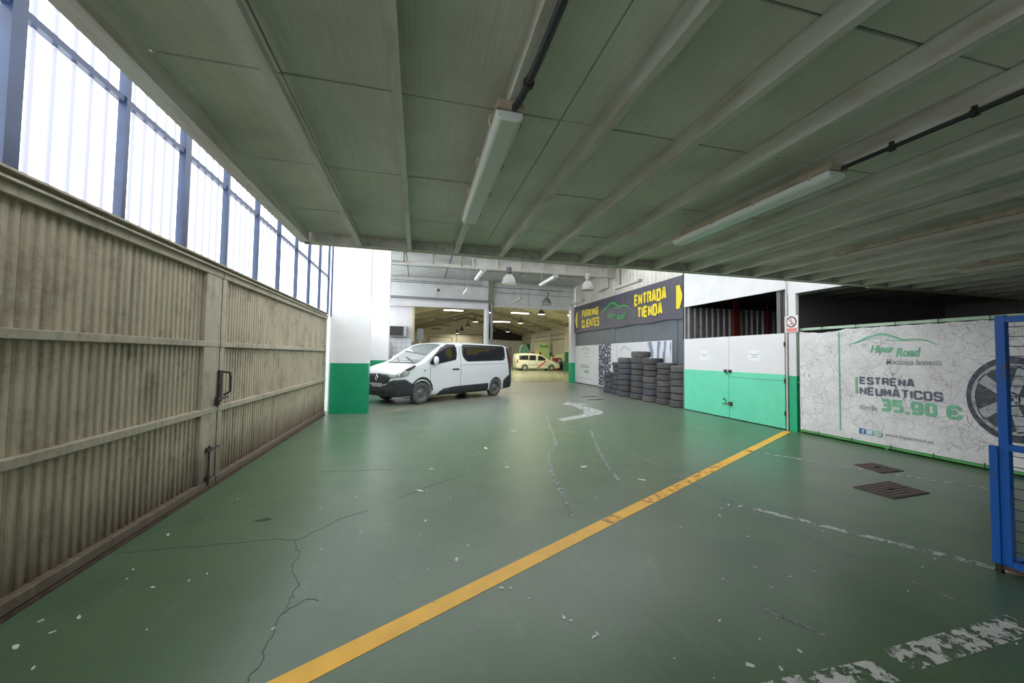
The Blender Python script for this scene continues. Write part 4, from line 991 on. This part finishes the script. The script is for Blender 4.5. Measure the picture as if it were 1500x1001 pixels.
# ------------------------------------------------------------------ far workshop hall
EZ, RZ, RX, XL, XR = 5.28, 7.8, 7.4, -2.24, 17.0
def roof_z(x): return EZ + (RZ-EZ)*(1-abs(x-RX)/(XR-RX))
fr = thing('ceiling_workshop', 'olive cream gabled roof of the workshop', loc=(RX, 42, EZ), kind='structure')
for sx in (XL, XR):
    mb = MB(); mb.prism([(sx, 21.5, EZ), (RX, 21.5, RZ), (RX, 21.5, RZ+.1), (sx, 21.5, EZ+.1)], (0, 40.6, 0)); mb.build('roof_slope', 'far_roof', fr)
for y in (23.5, 29.0, 35.2, 41.4, 48.0, 55.2, 61.6):
    for sx in (XL, XR):
        mb = MB(); mb.prism([(sx, y-.12, EZ-.42), (RX, y-.12, RZ-.32), (RX, y-.12, RZ), (sx, y-.12, EZ)], (0, .24, 0)); mb.build('rafter', 'rafter', fr)
for k in range(1, 6):
    for s in (-1, 1):
        x = RX+s*k*1.75; z = roof_z(x); MB().box(x-.04, x+.04, 21.6, 62, z-.14, z-.0).build('purlin', 'far_roof', fr)
wb = thing('wall_workshop', 'beige far wall of the workshop with shutters', loc=(RX, 62, 0), kind='structure')
MB().prism([(XL, 62, 0), (XR, 62, 0), (XR, 62, EZ), (RX, 62, RZ), (XL, 62, EZ)], (0, .2, 0)).build('gable', 'far_wall', wb)
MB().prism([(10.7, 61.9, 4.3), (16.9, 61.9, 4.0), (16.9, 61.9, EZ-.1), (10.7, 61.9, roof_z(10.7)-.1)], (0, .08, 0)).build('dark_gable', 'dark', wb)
MB().box(10.7, 16.9, 61.88, 61.96, 0, 4.1).build('white_lower_wall', 'white2', wb)
for a, b, z in ((1.6, 5.2, 4.4), (5.9, 10.2, 4.9)):
    MB().tube([(a, 61.85, 0), (a, 61.85, z), (b, 61.85, z), (b, 61.85, 0)], .09, 6).build('shutter_frame', 'rafter', wb)
    for q in range(7): MB().box(a+.1, b-.1, 61.9, 61.98, .3+q*.6, .86+q*.6).build('shutter_slat', 'far_wall', wb)
tag(MB().box(XR, XR+.15, 21.6, 62, 0, EZ+.2).build('wall_workshop_right', 'far_wall'), kind='structure')
tag(MB().box(9.1, XR, 21.5, 21.6, 0, 6.6).build('wall_front', 'white2'), kind='structure')
pr = MB().prism([(XL, 21.5, 5.7), (XR, 21.5, 5.7), (RX, 21.5, RZ+.1)], (0, .1, 0)); tag(pr.build('wall_gable', 'white2'), kind='structure')
for y in (41.4, 48.0, 55.2, 35.2, 29.0):
    tag(MB().box(XR-.5, XR, y-.25, y+.25, 0, EZ-.3).build('column', 'far_post'), 'white workshop pillar with dark green foot, row %s along the right wall' % {41.4: 'third', 48.0: 'fourth', 55.2: 'fifth', 35.2: 'second', 29.0: 'first'}[y], 'column')
mb = MB()
for z in (4.3, 3.7): mb.tube([(XR-.06, 30, z), (XR-.06, 61, z)], .05, 6)
tag(mb.build('wall_pipes', 'rafter'), 'dark pipes along the workshop right wall', 'pipe')
# workshop lamps
WG = 'lit tubes in the workshop'
def tube_lamp(x0, x1, y, z, label, lit):
    t = thing('tube_lamp', label, 'lamp', ((x0+x1)/2, y, z), 0, WG if lit else 'unlit tubes in the workshop')
    MB().box(x0, x1, y-.06, y+.06, z+.06, z+.12).build('housing', 'tube_dark', t)
    MB().tube([(x0+.04, y, z+.02), (x1-.04, y, z+.02)], .045, 8).build('lit_tube' if lit else 'tube', 'tube_lit' if lit else 'tube_dark', t, True)
    MB().tube([((x0+x1)/2, y, z+.12), ((x0+x1)/2, y, min(roof_z((x0+x1)/2), 7.7))], .012, 4).build('hanger', 'tube_dark', t)
tube_lamp(1.75, 3.28, 29.2, 4.9, 'lit white tube left of the round column', True)
tube_lamp(7.0, 8.5, 29.2, 4.9, 'lit white tube right of the round column, nearer and higher', True)
tube_lamp(7.04, 8.9, 37.3, 4.9, 'lit white tube right of the round column, farther and lower', True)
tube_lamp(11.75, 13.2, 29.2, 4.9, 'lit white tube partly hidden by the banner pillar', True)
for x0, x1, y, lb in ((1.38, 3.44, 37, 'dark unlit tube under the left roof slope, nearest'), (1.52, 3.53, 44.3, 'dark unlit tube under the left roof slope, middle'), (1.49, 2.81, 50.8, 'dark unlit tube under the left roof slope, farthest'),
                      (11.0, 12.82, 35.2, 'dark unlit tube under the right roof slope, nearer'), (11.06, 13.04, 41.8, 'dark unlit tube under the right roof slope, farther')):
    tube_lamp(x0, x1, y, 4.9, lb, False)
FG = 'domed lamps in the workshop'
for x, y, lit, lb in ((5.42, 30.1, 1, 'lit domed lamp just right of the round column'), (9.69, 29.7, 1, 'lit domed lamp right of the nearer lit tube'), (10.25, 38.4, 1, 'lit domed lamp between the two lit tubes'),
                      (5.59, 38.7, 1, 'lit domed lamp above the van rear window, left of the round column'), (5.66, 45.3, 0, 'unlit domed lamp left of the round column, second in its row'), (5.75, 53.0, 0, 'unlit domed lamp left of the round column, third in its row'),
                      (5.81, 60.0, 1, 'small lit domed lamp before the far shutter'), (12.3, 53.0, 1, 'small lit domed lamp before the dark gable'), (9.95, 51.0, 0, 'small unlit domed lamp before the dark gable')):
    high_bay(x, y, 4.95, lb, FG, .30, 'bay_dark', 'bay_lit' if lit else 'bay_glass', 7.2, bool(lit))
# workshop contents along the right wall
t = thing('workshop_sign', 'lime green sign board reading TALLER on the workshop wall', 'sign', (15.0, 46.6, 0))
MB().box(14.75, 16.35, 46.5, 46.6, 0, 3.35).build('board', 'workshop_green', t); text('lettering', 'TALLER', 'dark', t, 'Y', 46.49, 14.9, 16.2, 2.68, 2.98, .03)
MB().box(14.75, 15.3, 46.48, 46.5, 1.3, 2.2).build('notice', 'yellow', t); MB().box(14.95, 15.2, 46.46, 46.48, 1.3, 2.05).build('dark_figure_panel', 'dark', t)
tag(MB().box(15.25, 16.6, 36.2, 39.0, 0, .92).box(15.22, 16.62, 36.15, 39.05, .92, .97).build('counter', 'low_green'), 'low dark green counter right of the parked taxi', 'counter')
t = thing('coat_rack', 'teal overall hanging beside a dark board at the far workshop wall', 'clothes', (14.1, 52, 0))
MB().prism([(13.9, 52, 1.9), (15.0, 52, 1.9), (15.15, 52, 2.6), (14.8, 52, 3.1), (14.3, 52, 3.2), (13.9, 52, 2.7)], (0, .25, 0)).build('overall', 'teal', t); MB().box(14.9, 15.4, 52.1, 52.2, 2.4, 3.3).build('board', 'low_green', t); MB().box(14.5, 14.56, 52.1, 52.16, 0, 3.1).build('stand', 'dark', t)
tag(MB().box(13.6, 16.2, 53.4, 54.4, 0, 1.9).box(13.55, 16.25, 53.35, 54.45, 1.9, 1.96).build('workbench', 'rafter'), 'brown workbench behind the taxi roof', 'bench')
t = thing('tool_cabinet', 'dark tool shelving behind the van at the far wall', 'shelf', (12.6, 58, 0))
for z in (.6, 1.2, 1.8, 2.4): MB().box(11.2, 14.0, 57.6, 58.2, z, z+.05).build('shelf', 'dark', t)
for x in (11.2, 13.95): MB().box(x, x+.05, 57.6, 58.2, 0, 3.0).build('upright', 'grey_box', t)
for i in range(7): MB().box(11.3+i*.38, 11.3+i*.38+random.uniform(.15, .3), 57.7, 58.1, 2.45, 2.45+random.uniform(.2, .5)).build('box', random.choice(('dark', 'grey_box', 'offwhite', 'red')), t)
t = thing('oil_trolley', 'small red and dark machine standing behind the taxi bonnet', 'machine', (15.6, 42.4, 0))
MB().box(15.3, 15.9, 42.2, 42.8, 0, 1.35).build('body', 'red', t, bevel=.05); MB().tube([(15.4, 42.5, 1.3), (15.3, 42.4, 1.75), (15.1, 42.4, 1.7)], .05, 6).build('hose', 'dark', t); MB().lathe([(0, 0), (.18, .02), (.18, .12), (0, .14)], (15.6, 42.5, 1.35)).build('lid', 'white', t)

# ------------------------------------------------------------------ vehicles
def catmull(keys, x):
    xs = [k[0] for k in keys]
    if x <= xs[0]: return keys[0][1:]
    if x >= xs[-1]: return keys[-1][1:]
    i = max(k for k in range(len(xs)-1) if xs[k] <= x); h_ = xs[i+1]-xs[i]; t = (x-xs[i])/h_
    def slope(k, c):
        if k == 0: return (keys[1][c]-keys[0][c])/(xs[1]-xs[0])
        if k == len(xs)-1: return (keys[-1][c]-keys[-2][c])/(xs[-1]-xs[-2])
        a = (keys[k][c]-keys[k-1][c])/(xs[k]-xs[k-1]); b = (keys[k+1][c]-keys[k][c])/(xs[k+1]-xs[k])
        return 0 if a*b <= 0 else 2*a*b/(a+b)
    out = []
    for c in range(1, len(keys[0])):
        y0, y1 = keys[i][c], keys[i+1][c]; m0, m1 = slope(i, c)*h_, slope(i+1, c)*h_
        out.append((2*t**3-3*t**2+1)*y0+(t**3-2*t**2+t)*m0+(-2*t**3+3*t**2)*y1+(t**3-t**2)*m1)
    return out
def body_mesh(keys, zbelt, tum, ztop, corner, samples):
    vs = []; n = 0
    for x in samples:
        zb, zt, W_ = catmull(keys, x)
        r = min(corner * (.42 if x < 1 else .42+.2*(x-1)/.9 if x < 1.9 else min(1, .62+.38*(x-1.9)/.6)), (zt-zb)*.3)
        def side(z): return W_ * (1 - tum*max(0, (z-zbelt)/(ztop-zbelt)) - .02*max(0, (.5-z)/.5))
        half = [(0, zb), (W_*.6, zb), (W_*.92, zb+.01), (W_*.975, zb+.05)]
        za, zc = zb+.12, zt-r
        for k in range(9):
            z = za+(zc-za)*k/8; half.append((side(z), z))
        sy = side(zc)
        for k in range(1, 5):
            a = PI/2*k/5; half.append((sy-r*(1-math.cos(a))*1.15, zc+r*.88*math.sin(a)))
        for k in range(3): half.append(((sy-r*1.15)*(1-k/3.0), zt-.025*(1-(k/3.0))**2))
        half.append((0, zt))
        full = [(y, z) for y, z in half] + [(-y, z) for y, z in half[-2:0:-1]]
        n = len(full); vs += [(x, y, z) for y, z in full]
    m_ = len(samples); fs = []
    for i in range(m_-1):
        for k in range(n): fs.append((i*n+k, i*n+(k+1) % n, (i+1)*n+(k+1) % n, (i+1)*n+k))
    fs += [list(range(n))[::-1], list(range((m_-1)*n, m_*n))]
    return vs, fs
def lin(a, b, n): return [a+(b-a)*i/n for i in range(n)]
class Car:
    def __init__(s, root, keys, zbelt, tum, ztop, corner, paint, wheels, wr, width):
        s.root = root; L_ = keys[-1][0]
        samp = [0, .015, .04, .08, .13, .2, .28] + lin(.36, L_-.3, 56) + [L_-.3, L_-.2, L_-.12, L_-.06, L_-.02, L_]
        vs, fs = body_mesh(keys, zbelt, tum, ztop, corner, samp)
        me = bpy.data.meshes.new('body'); me.from_pydata(vs, [], fs)
        bm = bmesh.new(); bm.from_mesh(me); bmesh.ops.recalc_face_normals(bm, faces=bm.faces); bm.to_mesh(me)
        s.bvh = BVHTree.FromBMesh(bm); bm.free()
        o = bpy.data.objects.new('body', me); COL.objects.link(o)
        cut = MB()
        for wx in wheels:
            for sg_ in (-1, 1): cut.lathe([(0, 0), (wr*1.16, 0), (wr*1.16, .42), (0, .42)], (wx, sg_*(width/2+.1), wr*1.02), (0, -sg_, 0), 32)
        cm = bpy.data.meshes.new('cut'); cm.from_pydata(cut.v, [], cut.f)
        b2 = bmesh.new(); b2.from_mesh(cm); bmesh.ops.remove_doubles(b2, verts=b2.verts, dist=.0005); bmesh.ops.recalc_face_normals(b2, faces=b2.faces); b2.to_mesh(cm); b2.free()
        co = bpy.data.objects.new('cut', cm); COL.objects.link(co)
        md = o.modifiers.new('b', 'BOOLEAN'); md.object = co; md.operation = 'DIFFERENCE'; md.solver = 'EXACT'
        dg = bpy.context.evaluated_depsgraph_get(); m2 = bpy.data.meshes.new_from_object(o.evaluated_get(dg))
        bpy.data.objects.remove(o); bpy.data.objects.remove(co)
        m2.materials.clear(); m2.materials.append(M[paint])
        bm = bmesh.new(); bm.from_mesh(m2)
        for f in bm.faces: f.smooth = True
        for e in bm.edges:
            if len(e.link_faces) == 2 and e.calc_face_angle(0) > math.radians(42): e.smooth = False
        bm.to_mesh(m2); bm.free()
        s.body = bpy.data.objects.new('body', m2); COL.objects.link(s.body); s.body.parent = root; WM[s.body.name] = WM[root.name]
    def patch(s, name, poly, axis, mat, off=.006, cell=.09, parent=None, thick=None):
        """polygon drawn in a plane and laid onto the body: axis 'L'/'R' (x,z), 'F' front (y,z), 'B' back (y,z), 'T' top (x,y)"""
        bm = bmesh.new()
        if axis in 'LR': P = [Vector((x, 0, z)) for x, z in poly]; nrm = [Vector((1,0,0)), Vector((0,0,1))]; d = Vector((0, 1 if axis == 'L' else -1, 0)); org = -3*d
        elif axis in 'FB': P = [Vector((0, y, z)) for y, z in poly]; nrm = [Vector((0,1,0)), Vector((0,0,1))]; d = Vector((1 if axis == 'F' else -1, 0, 0)); org = Vector((-3 if axis == 'F' else 9, 0, 0))
        else: P = [Vector((x, y, 0)) for x, y in poly]; nrm = [Vector((1,0,0)), Vector((0,1,0))]; d = Vector((0,0,-1)); org = Vector((0,0,5))
        bm.faces.new([bm.verts.new(p) for p in P])
        for nn in nrm:
            c = [p.dot(nn) for p in P]; a = math.floor(min(c)/cell)*cell+cell
            while a < max(c)-1e-4:
                bmesh.ops.bisect_plane(bm, geom=bm.verts[:]+bm.edges[:]+bm.faces[:], plane_co=nn*a, plane_no=nn); a += cell
        bmesh.ops.triangulate(bm, faces=[f for f in bm.faces if len(f.verts) > 4])
        for v in bm.verts:
            h_, no, _, _ = s.bvh.ray_cast(v.co+org, d)
            if h_ is None: h_, no, _, _ = s.bvh.find_nearest(v.co + (Vector((0, -d.y*.95, 0)) if axis in 'LR' else Vector((0,0,0))))
            if no.dot(d) > 0: no = -no
            v.co = h_ + no*off
        for f in bm.faces: f.smooth = True
        bmesh.ops.recalc_face_normals(bm, faces=bm.faces)
        me = bpy.data.meshes.new(name); bm.to_mesh(me); bm.free(); me.materials.append(M[mat])
        o = bpy.data.objects.new(name, me); COL.objects.link(o); o.parent = parent or s.root; WM[o.name] = WM[s.root.name]
        so = o.modifiers.new('t', 'SOLIDIFY'); so.thickness = off*1.5; so.offset = 0
        return o
    def line(s, name, pts, axis, w=.012, mat='seam', off=.003):
        mb = MB(); d = Vector((0, 1 if axis == 'L' else -1, 0)); Q = []
        for a, b in zip(pts, pts[1:]):
            for k in range(8):
                t = k/8; p = Vector((a[0]+(b[0]-a[0])*t, 0, a[1]+(b[1]-a[1])*t)); h_, no, _, _ = s.bvh.ray_cast(p-3*d, d)
                if h_ is not None: Q.append(h_-d*off*.3)
        p = Vector((pts[-1][0], 0, pts[-1][1])); h_, no, _, _ = s.bvh.ray_cast(p-3*d, d)
        if h_ is not None: Q.append(h_-d*off*.3)
        mb.tube(Q, w/2, 5); return mb.build(name, mat, s.root, local=True)
    def wheel(s, x, sg_, R, y, cap, spokes=True):
        """tyre > rim, hub"""
        w = .2; c = (x, sg_*y, R)
        mb = MB(); mb.lathe([(R*.66, -w*.45), (R*.8, -w/2), (R*.94, -w*.46), (R, -w*.36), (R, w*.36), (R*.94, w*.46), (R*.8, w/2), (R*.66, w*.45)], c, (0, sg_, 0), 32, closed=True)
        t = mb.build('wheel_tyre', 'tyre', s.root, True, local=True)
        mb = MB(); mb.lathe([(R*.665, w*.44), (R*.62, w*.40), (R*.58, w*.22), (R*.34, w*.20), (R*.25, w*.34), (R*.12, w*.36), (0, w*.36), (0, -w*.1), (R*.6, -w*.1), (R*.66, -w*.3)], c, (0, sg_, 0), 28)
        rm = mb.build('rim', cap, t, True, local=True)
        mb = MB()
        for k in range(12):
            a = 2*PI*k/12; mb.lathe([(0, w*.225), (.017, w*.225), (.017, w*.235), (0, w*.235)], (c[0]+math.cos(a)*R*.50, c[1], c[2]+math.sin(a)*R*.50), (0, sg_, 0), 8)
        o = mb.build('rim_slots', 'chrome' if cap == 'wheel' else 'dark', t, local=True); o['kind'] = 'stuff'

# --- white passenger van
van = thing('van', 'white passenger van with black bumpers parked nose-in behind the white column', 'van', (-1.168, 12.21, 0), math.atan2(.621, .784))
K = [(0, .42, .78, .60), (.03, .34, .90, .74), (.10, .25, 1.00, .85), (.25, .23, 1.09, .925), (.5, .22, 1.17, .955), (.85, .22, 1.265, .972), (1.0, .22, 1.33, .976), (1.25, .22, 1.50, .978),
     (1.6, .22, 1.715, .978), (1.9, .22, 1.86, .978), (2.2, .22, 1.935, .978), (2.7, .22, 1.965, .978), (3.6, .22, 1.97, .978), (4.7, .22, 1.955, .975), (5.15, .24, 1.93, .965), (5.27, .27, 1.89, .94), (5.35, .32, 1.80, .90)]
V = Car(van, K, 1.15, .14, 1.97, .16, 'van_white', (.90, 4.37), .33, 1.956)
for ax, sg_ in (('R', 1), ('L', -1)):   # 'L' ray travels +y and lands on the -y side, the one in view
    pass
for ax in ('L', 'R'):
    V.patch('door_window', [(1.17, 1.29), (1.22, 1.20), (1.40, 1.205), (2.31, 1.36), (2.36, 1.55), (2.35, 1.75), (2.27, 1.86), (1.96, 1.85), (1.68, 1.73), (1.40, 1.52)], ax, 'glass', .011, .06)
    V.patch('side_window', [(2.62, 1.62), (2.66, 1.44), (2.78, 1.33), (2.90, 1.295), (4.80, 1.335), (4.92, 1.40), (4.95, 1.50), (4.95, 1.83), (4.90, 1.88), (2.72, 1.875), (2.63, 1.84)], ax, 'glass')
    V.patch('sill_cladding', [(1.50, .24), (1.55, .33), (1.75, .43), (2.31, .48), (3.92, .51), (3.90, .24)], ax, 'plastic', .010)
    V.patch('rear_bumper_side', [(4.80, .28), (4.78, .42), (4.80, .58), (4.95, .68), (5.20, .80), (5.33, .82), (5.33, .30)], ax, 'plastic', .012)
    V.patch('rear_pillar_trim', [(5.17, .80), (5.10, 1.30), (5.05, 1.92), (5.14, 1.92), (5.30, 1.80), (5.33, .80)], ax, 'plastic', .006)
    V.patch('front_bumper_side', [(.015, .28), (.015, .70), (.10, .765), (.30, .775), (.42, .70), (.53, .63), (.56, .50), (.56, .28)], ax, 'plastic', .012)
    V.patch('arch_lip', [(.49, .40), (.51, .60), (.60, .70), (.75, .80), (.90, .83), (1.08, .79), (1.22, .68), (1.29, .55), (1.31, .40), (1.27, .40), (1.24, .53), (1.17, .64), (1.05, .73), (.90, .77), (.75, .74), (.64, .66), (.56, .53), (.54, .40)], ax, 'plastic', .008)
    V.line('door_seam', [(1.22, .30), (1.20, .75), (1.20, 1.16)], ax); V.line('door_seam', [(2.50, .30), (2.52, 1.0), (2.53, 1.88)], ax)
    V.line('door_seam', [(1.20, 1.16), (1.10, 1.28), (1.62, 1.78)], ax, .01); V.line('door_seam', [(2.53, 1.90), (5.0, 1.92)], ax, .01)
    V.line('body_crease', [(1.35, .78), (3.6, .84), (4.9, .86)], ax, .007, 'van_white', -.004); V.line('slide_rail', [(2.60, 1.18), (4.98, 1.22)], ax, .012)
    sg_ = -1 if ax == 'L' else 1
    MB().box(2.13, 2.44, sg_*.985-.012, sg_*.985+.012, 1.02, 1.065).build('door_handle', 'plastic', van, local=True, bevel=.008)
    MB().lathe([(0, -.01), (.035, -.01), (.035, .01), (0, .01)], (.98, sg_*.972, 1.02), (0, 1, 0), 12).build('indicator', 'plate', van, local=True)
    mb = MB(); mb.lathe([(0, 0), (.06, .01), (.085, .04), (.085, .10), (.05, .13), (0, .135)], (1.40, sg_*1.09, 1.30), (-1, 0, 0), 14)
    mb.v = [(x, y, 1.33+(z-1.30)*1.55) for x, y, z in mb.v]; mi = mb.build('wing_mirror', 'van_white', van, True, local=True)
    MB().box(1.32, 1.40, sg_*.95 if sg_ > 0 else -1.08, 1.08 if sg_ > 0 else -.95, 1.20, 1.28).build('mirror_foot', 'plastic', mi, local=True, bevel=.01)
    V.wheel(.90, sg_, .33, .845, 'wheel'); V.wheel(4.37, sg_, .33, .845, 'wheel')
V.patch('windscreen', [(.88, -.72), (1.10, -.74), (1.85, -.66), (1.93, -.5), (1.95, 0), (1.93, .5), (1.85, .66), (1.10, .74), (.88, .72), (.83, .4), (.80, 0), (.83, -.4)], 'T', 'screen', .007, .08)
V.patch('cowl_trim', [(.80, -.70), (.88, -.74), (.84, -.4), (.81, 0), (.84, .4), (.88, .74), (.80, .70), (.755, .4), (.735, 0), (.755, -.4)], 'T', 'plastic', .006, .08)
MB().tube([(.84, -.55, 1.27), (1.0, -.2, 1.36), (1.1, .15, 1.43)], .009, 5).build('wiper', 'plastic', van, local=True); MB().tube([(.82, .1, 1.26), (1.0, .4, 1.35), (1.1, .6, 1.41)], .009, 5).build('wiper', 'plastic', van, local=True)
V.patch('front_bumper', [(-.88, .28), (-.88, .765), (-.74, .755), (-.60, .70), (-.45, .61), (-.34, .575), (.34, .575), (.45, .61), (.60, .70), (.74, .755), (.88, .765), (.88, .28), (.6, .26), (-.6, .26)], 'F', 'plastic', .014, .07)
V.patch('grille', [(-.50, .66), (-.62, .80), (-.68, .90), (-.4, .905), (0, .915), (.4, .905), (.68, .90), (.62, .80), (.50, .66), (.3, .62), (-.3, .62)], 'F', 'plastic', .012, .07)
for z in (.70, .76, .82): V.patch('grille_bar', [(-.56, z), (.56, z), (.56, z+.014), (-.56, z+.014)], 'F', 'dark', .022, .09)
V.patch('lower_intake', [(-.40, .36), (.40, .36), (.44, .50), (-.44, .50)], 'F', 'dark', .018, .07)
for s_ in (-1, 1):
    V.patch('headlamp', [(s_*.52, .84), (s_*.66, .81), (s_*.82, .84), (s_*.86, .93), (s_*.80, .95), (s_*.66, .93), (s_*.52, .90)], 'F', 'lens', .014, .05)
    V.patch('fog_lamp_recess', [(s_*.62, .44), (s_*.74, .44), (s_*.76, .54), (s_*.64, .56)], 'F', 'dark', .020, .05)
    V.patch('headlamp_side', [(.05, .83), (.22, .84), (.40, .90), (.43, .97), (.40, 1.02), (.30, 1.03), (.16, .99), (.06, .93)], 'L' if s_ < 0 else 'R', 'lens', .010, .05)
    V.patch('headlamp_mask', [(.26, 1.025), (.42, 1.025), (.56, 1.10), (.66, 1.175), (.58, 1.165), (.36, 1.085)], 'L' if s_ < 0 else 'R', 'plastic', .014, .05)
    V.patch('tail_lamp', [(s_*.78, .95), (s_*.90, .95), (s_*.86, 1.55), (s_*.76, 1.55)], 'B', 'tail', .016)
mb = MB(); pts = [(-.022, 0, .895), (-.024, -.058, .80), (-.028, 0, .705), (-.024, .058, .80)]
mb.tube([Vector(p)-Vector((.022,0,0)) for p in pts], .013, 8, closed=True); mb.build('diamond_emblem', 'chrome', van, local=True)
MB().box(-.032, -.018, -.26, .26, .53, .64).build('number_plate', 'plate', van, local=True)
V.patch('rear_window', [(-.72, 1.25), (.72, 1.25), (.68, 1.78), (-.68, 1.78)], 'B', 'glass')
V.patch('rear_bumper', [(-.88, .32), (.88, .32), (.88, .60), (-.88, .60)], 'B', 'plastic', .02)
MB().box(.5, 5.0, -.7, .7, .19, .24).build('underbody', 'dark', van, local=True)

# --- far cream taxi (nose to the right)
def small_van(name, label, cat, loc, rot, paint, stripe):
    r = thing(name, label, cat, loc, rot)
    Kt = [(0, .30, .62, .62), (.04, .26, .72, .74), (.15, .24, .84, .82), (.35, .22, .93, .86), (.8, .20, 1.03, .88), (1.2, .20, 1.12, .89), (1.4, .20, 1.22, .895), (1.9, .20, 1.53, .897), (2.3, .20, 1.74, .897), (2.7, .20, 1.83, .897),
          (3.6, .20, 1.86, .897), (4.6, .20, 1.83, .895), (4.85, .24, 1.78, .88), (4.95, .30, 1.68, .84)]
    c = Car(r, Kt, 1.05, .15, 1.86, .14, paint, (1.05, 4.05), .32, 1.79)
    for ax in ('L', 'R'):
        c.patch('front_window', [(1.62, 1.07), (1.70, 1.25), (2.02, 1.47), (2.25, 1.58), (2.58, 1.60), (2.60, 1.07)], ax, 'glass', cell=.12)
        c.patch('middle_window', [(2.80, 1.10), (2.80, 1.62), (3.55, 1.63), (3.58, 1.10)], ax, 'glass', cell=.12)
        c.patch('rear_window', [(3.66, 1.12), (3.66, 1.62), (4.62, 1.60), (4.70, 1.50), (4.66, 1.14)], ax, 'glass', cell=.12)
        c.patch('side_strip', [(1.50, .60), (3.55, .60), (3.55, .66), (1.50, .66)], ax, 'grey_print', .01, .12)
        c.line('door_seam', [(2.69, .30), (2.70, 1.65)], ax, .02); c.line('door_seam', [(1.52, .30), (1.50, 1.0)], ax, .02); c.line('door_seam', [(3.62, .30), (3.63, 1.65)], ax, .02)
        if stripe: c.patch('red_diagonal_stripe', [(1.60, 1.04), (1.78, 1.06), (2.66, .36), (2.50, .32)], ax, 'stripe', .012, .1)
        c.patch('headlamp', [(.10, .70), (.30, .72), (.62, .88), (.70, .98), (.40, .92), (.14, .80)], ax, 'lens', .01, .07)
        c.patch('tail_lamp', [(4.78, .80), (4.93, .80), (4.90, 1.20), (4.80, 1.20)], ax, 'tail', .01)
        sg_ = -1 if ax == 'L' else 1
        MB().box(1.62, 1.80, sg_*.98-.08, sg_*.98+.08, 1.05, 1.20).build('wing_mirror', paint, r, local=True, bevel=.03)
        for hx in (2.45, 2.90): MB().box(hx-.08, hx+.08, sg_*.905-.01, sg_*.905+.01, .88, .91).build('door_handle', 'plastic', r, local=True)
        c.wheel(1.05, sg_, .32, .79, 'hubcap'); c.wheel(4.05, sg_, .32, .79, 'hubcap')
    c.patch('windscreen', [(1.42, -.66), (2.15, -.60), (2.22, 0), (2.15, .60), (1.42, .66), (1.36, 0)], 'T', 'screen', cell=.12)
    c.patch('lower_grille', [(-.5, .36), (.5, .36), (.55, .50), (-.55, .50)], 'F', 'plastic', .012)
    c.patch('upper_grille', [(-.45, .58), (.45, .58), (.45, .68), (-.45, .68)], 'F', 'plastic', .012)
    MB().box(.6, 4.6, -.65, .65, .17, .22).build('underbody', 'dark', r, local=True)
    return r
small_van('taxi', 'cream white people carrier with a red diagonal stripe in the workshop', 'car', (15.1, 40.2, 0), PI, 'car_cream', True)
# --- pale yellow car farther right, on the workshop lift
yc = small_van('hatchback', 'pale yellow car on a lift, partly hidden behind the pillar', 'car', (18.55-2.9, 44.8, .72), PI*1.0-.0, 'yellow_car', False)
yc.location = (15.7, 44.6, .72); yc.rotation_euler = (0, 0, -.25)
lf = thing('car_lift', 'dark lift platform under the pale yellow car', 'lift', (17.5, 44.0, 0))
MB().box(15.9, 16.9, 43.2, 45.0, .0, .62).build('platform', 'dark', lf)
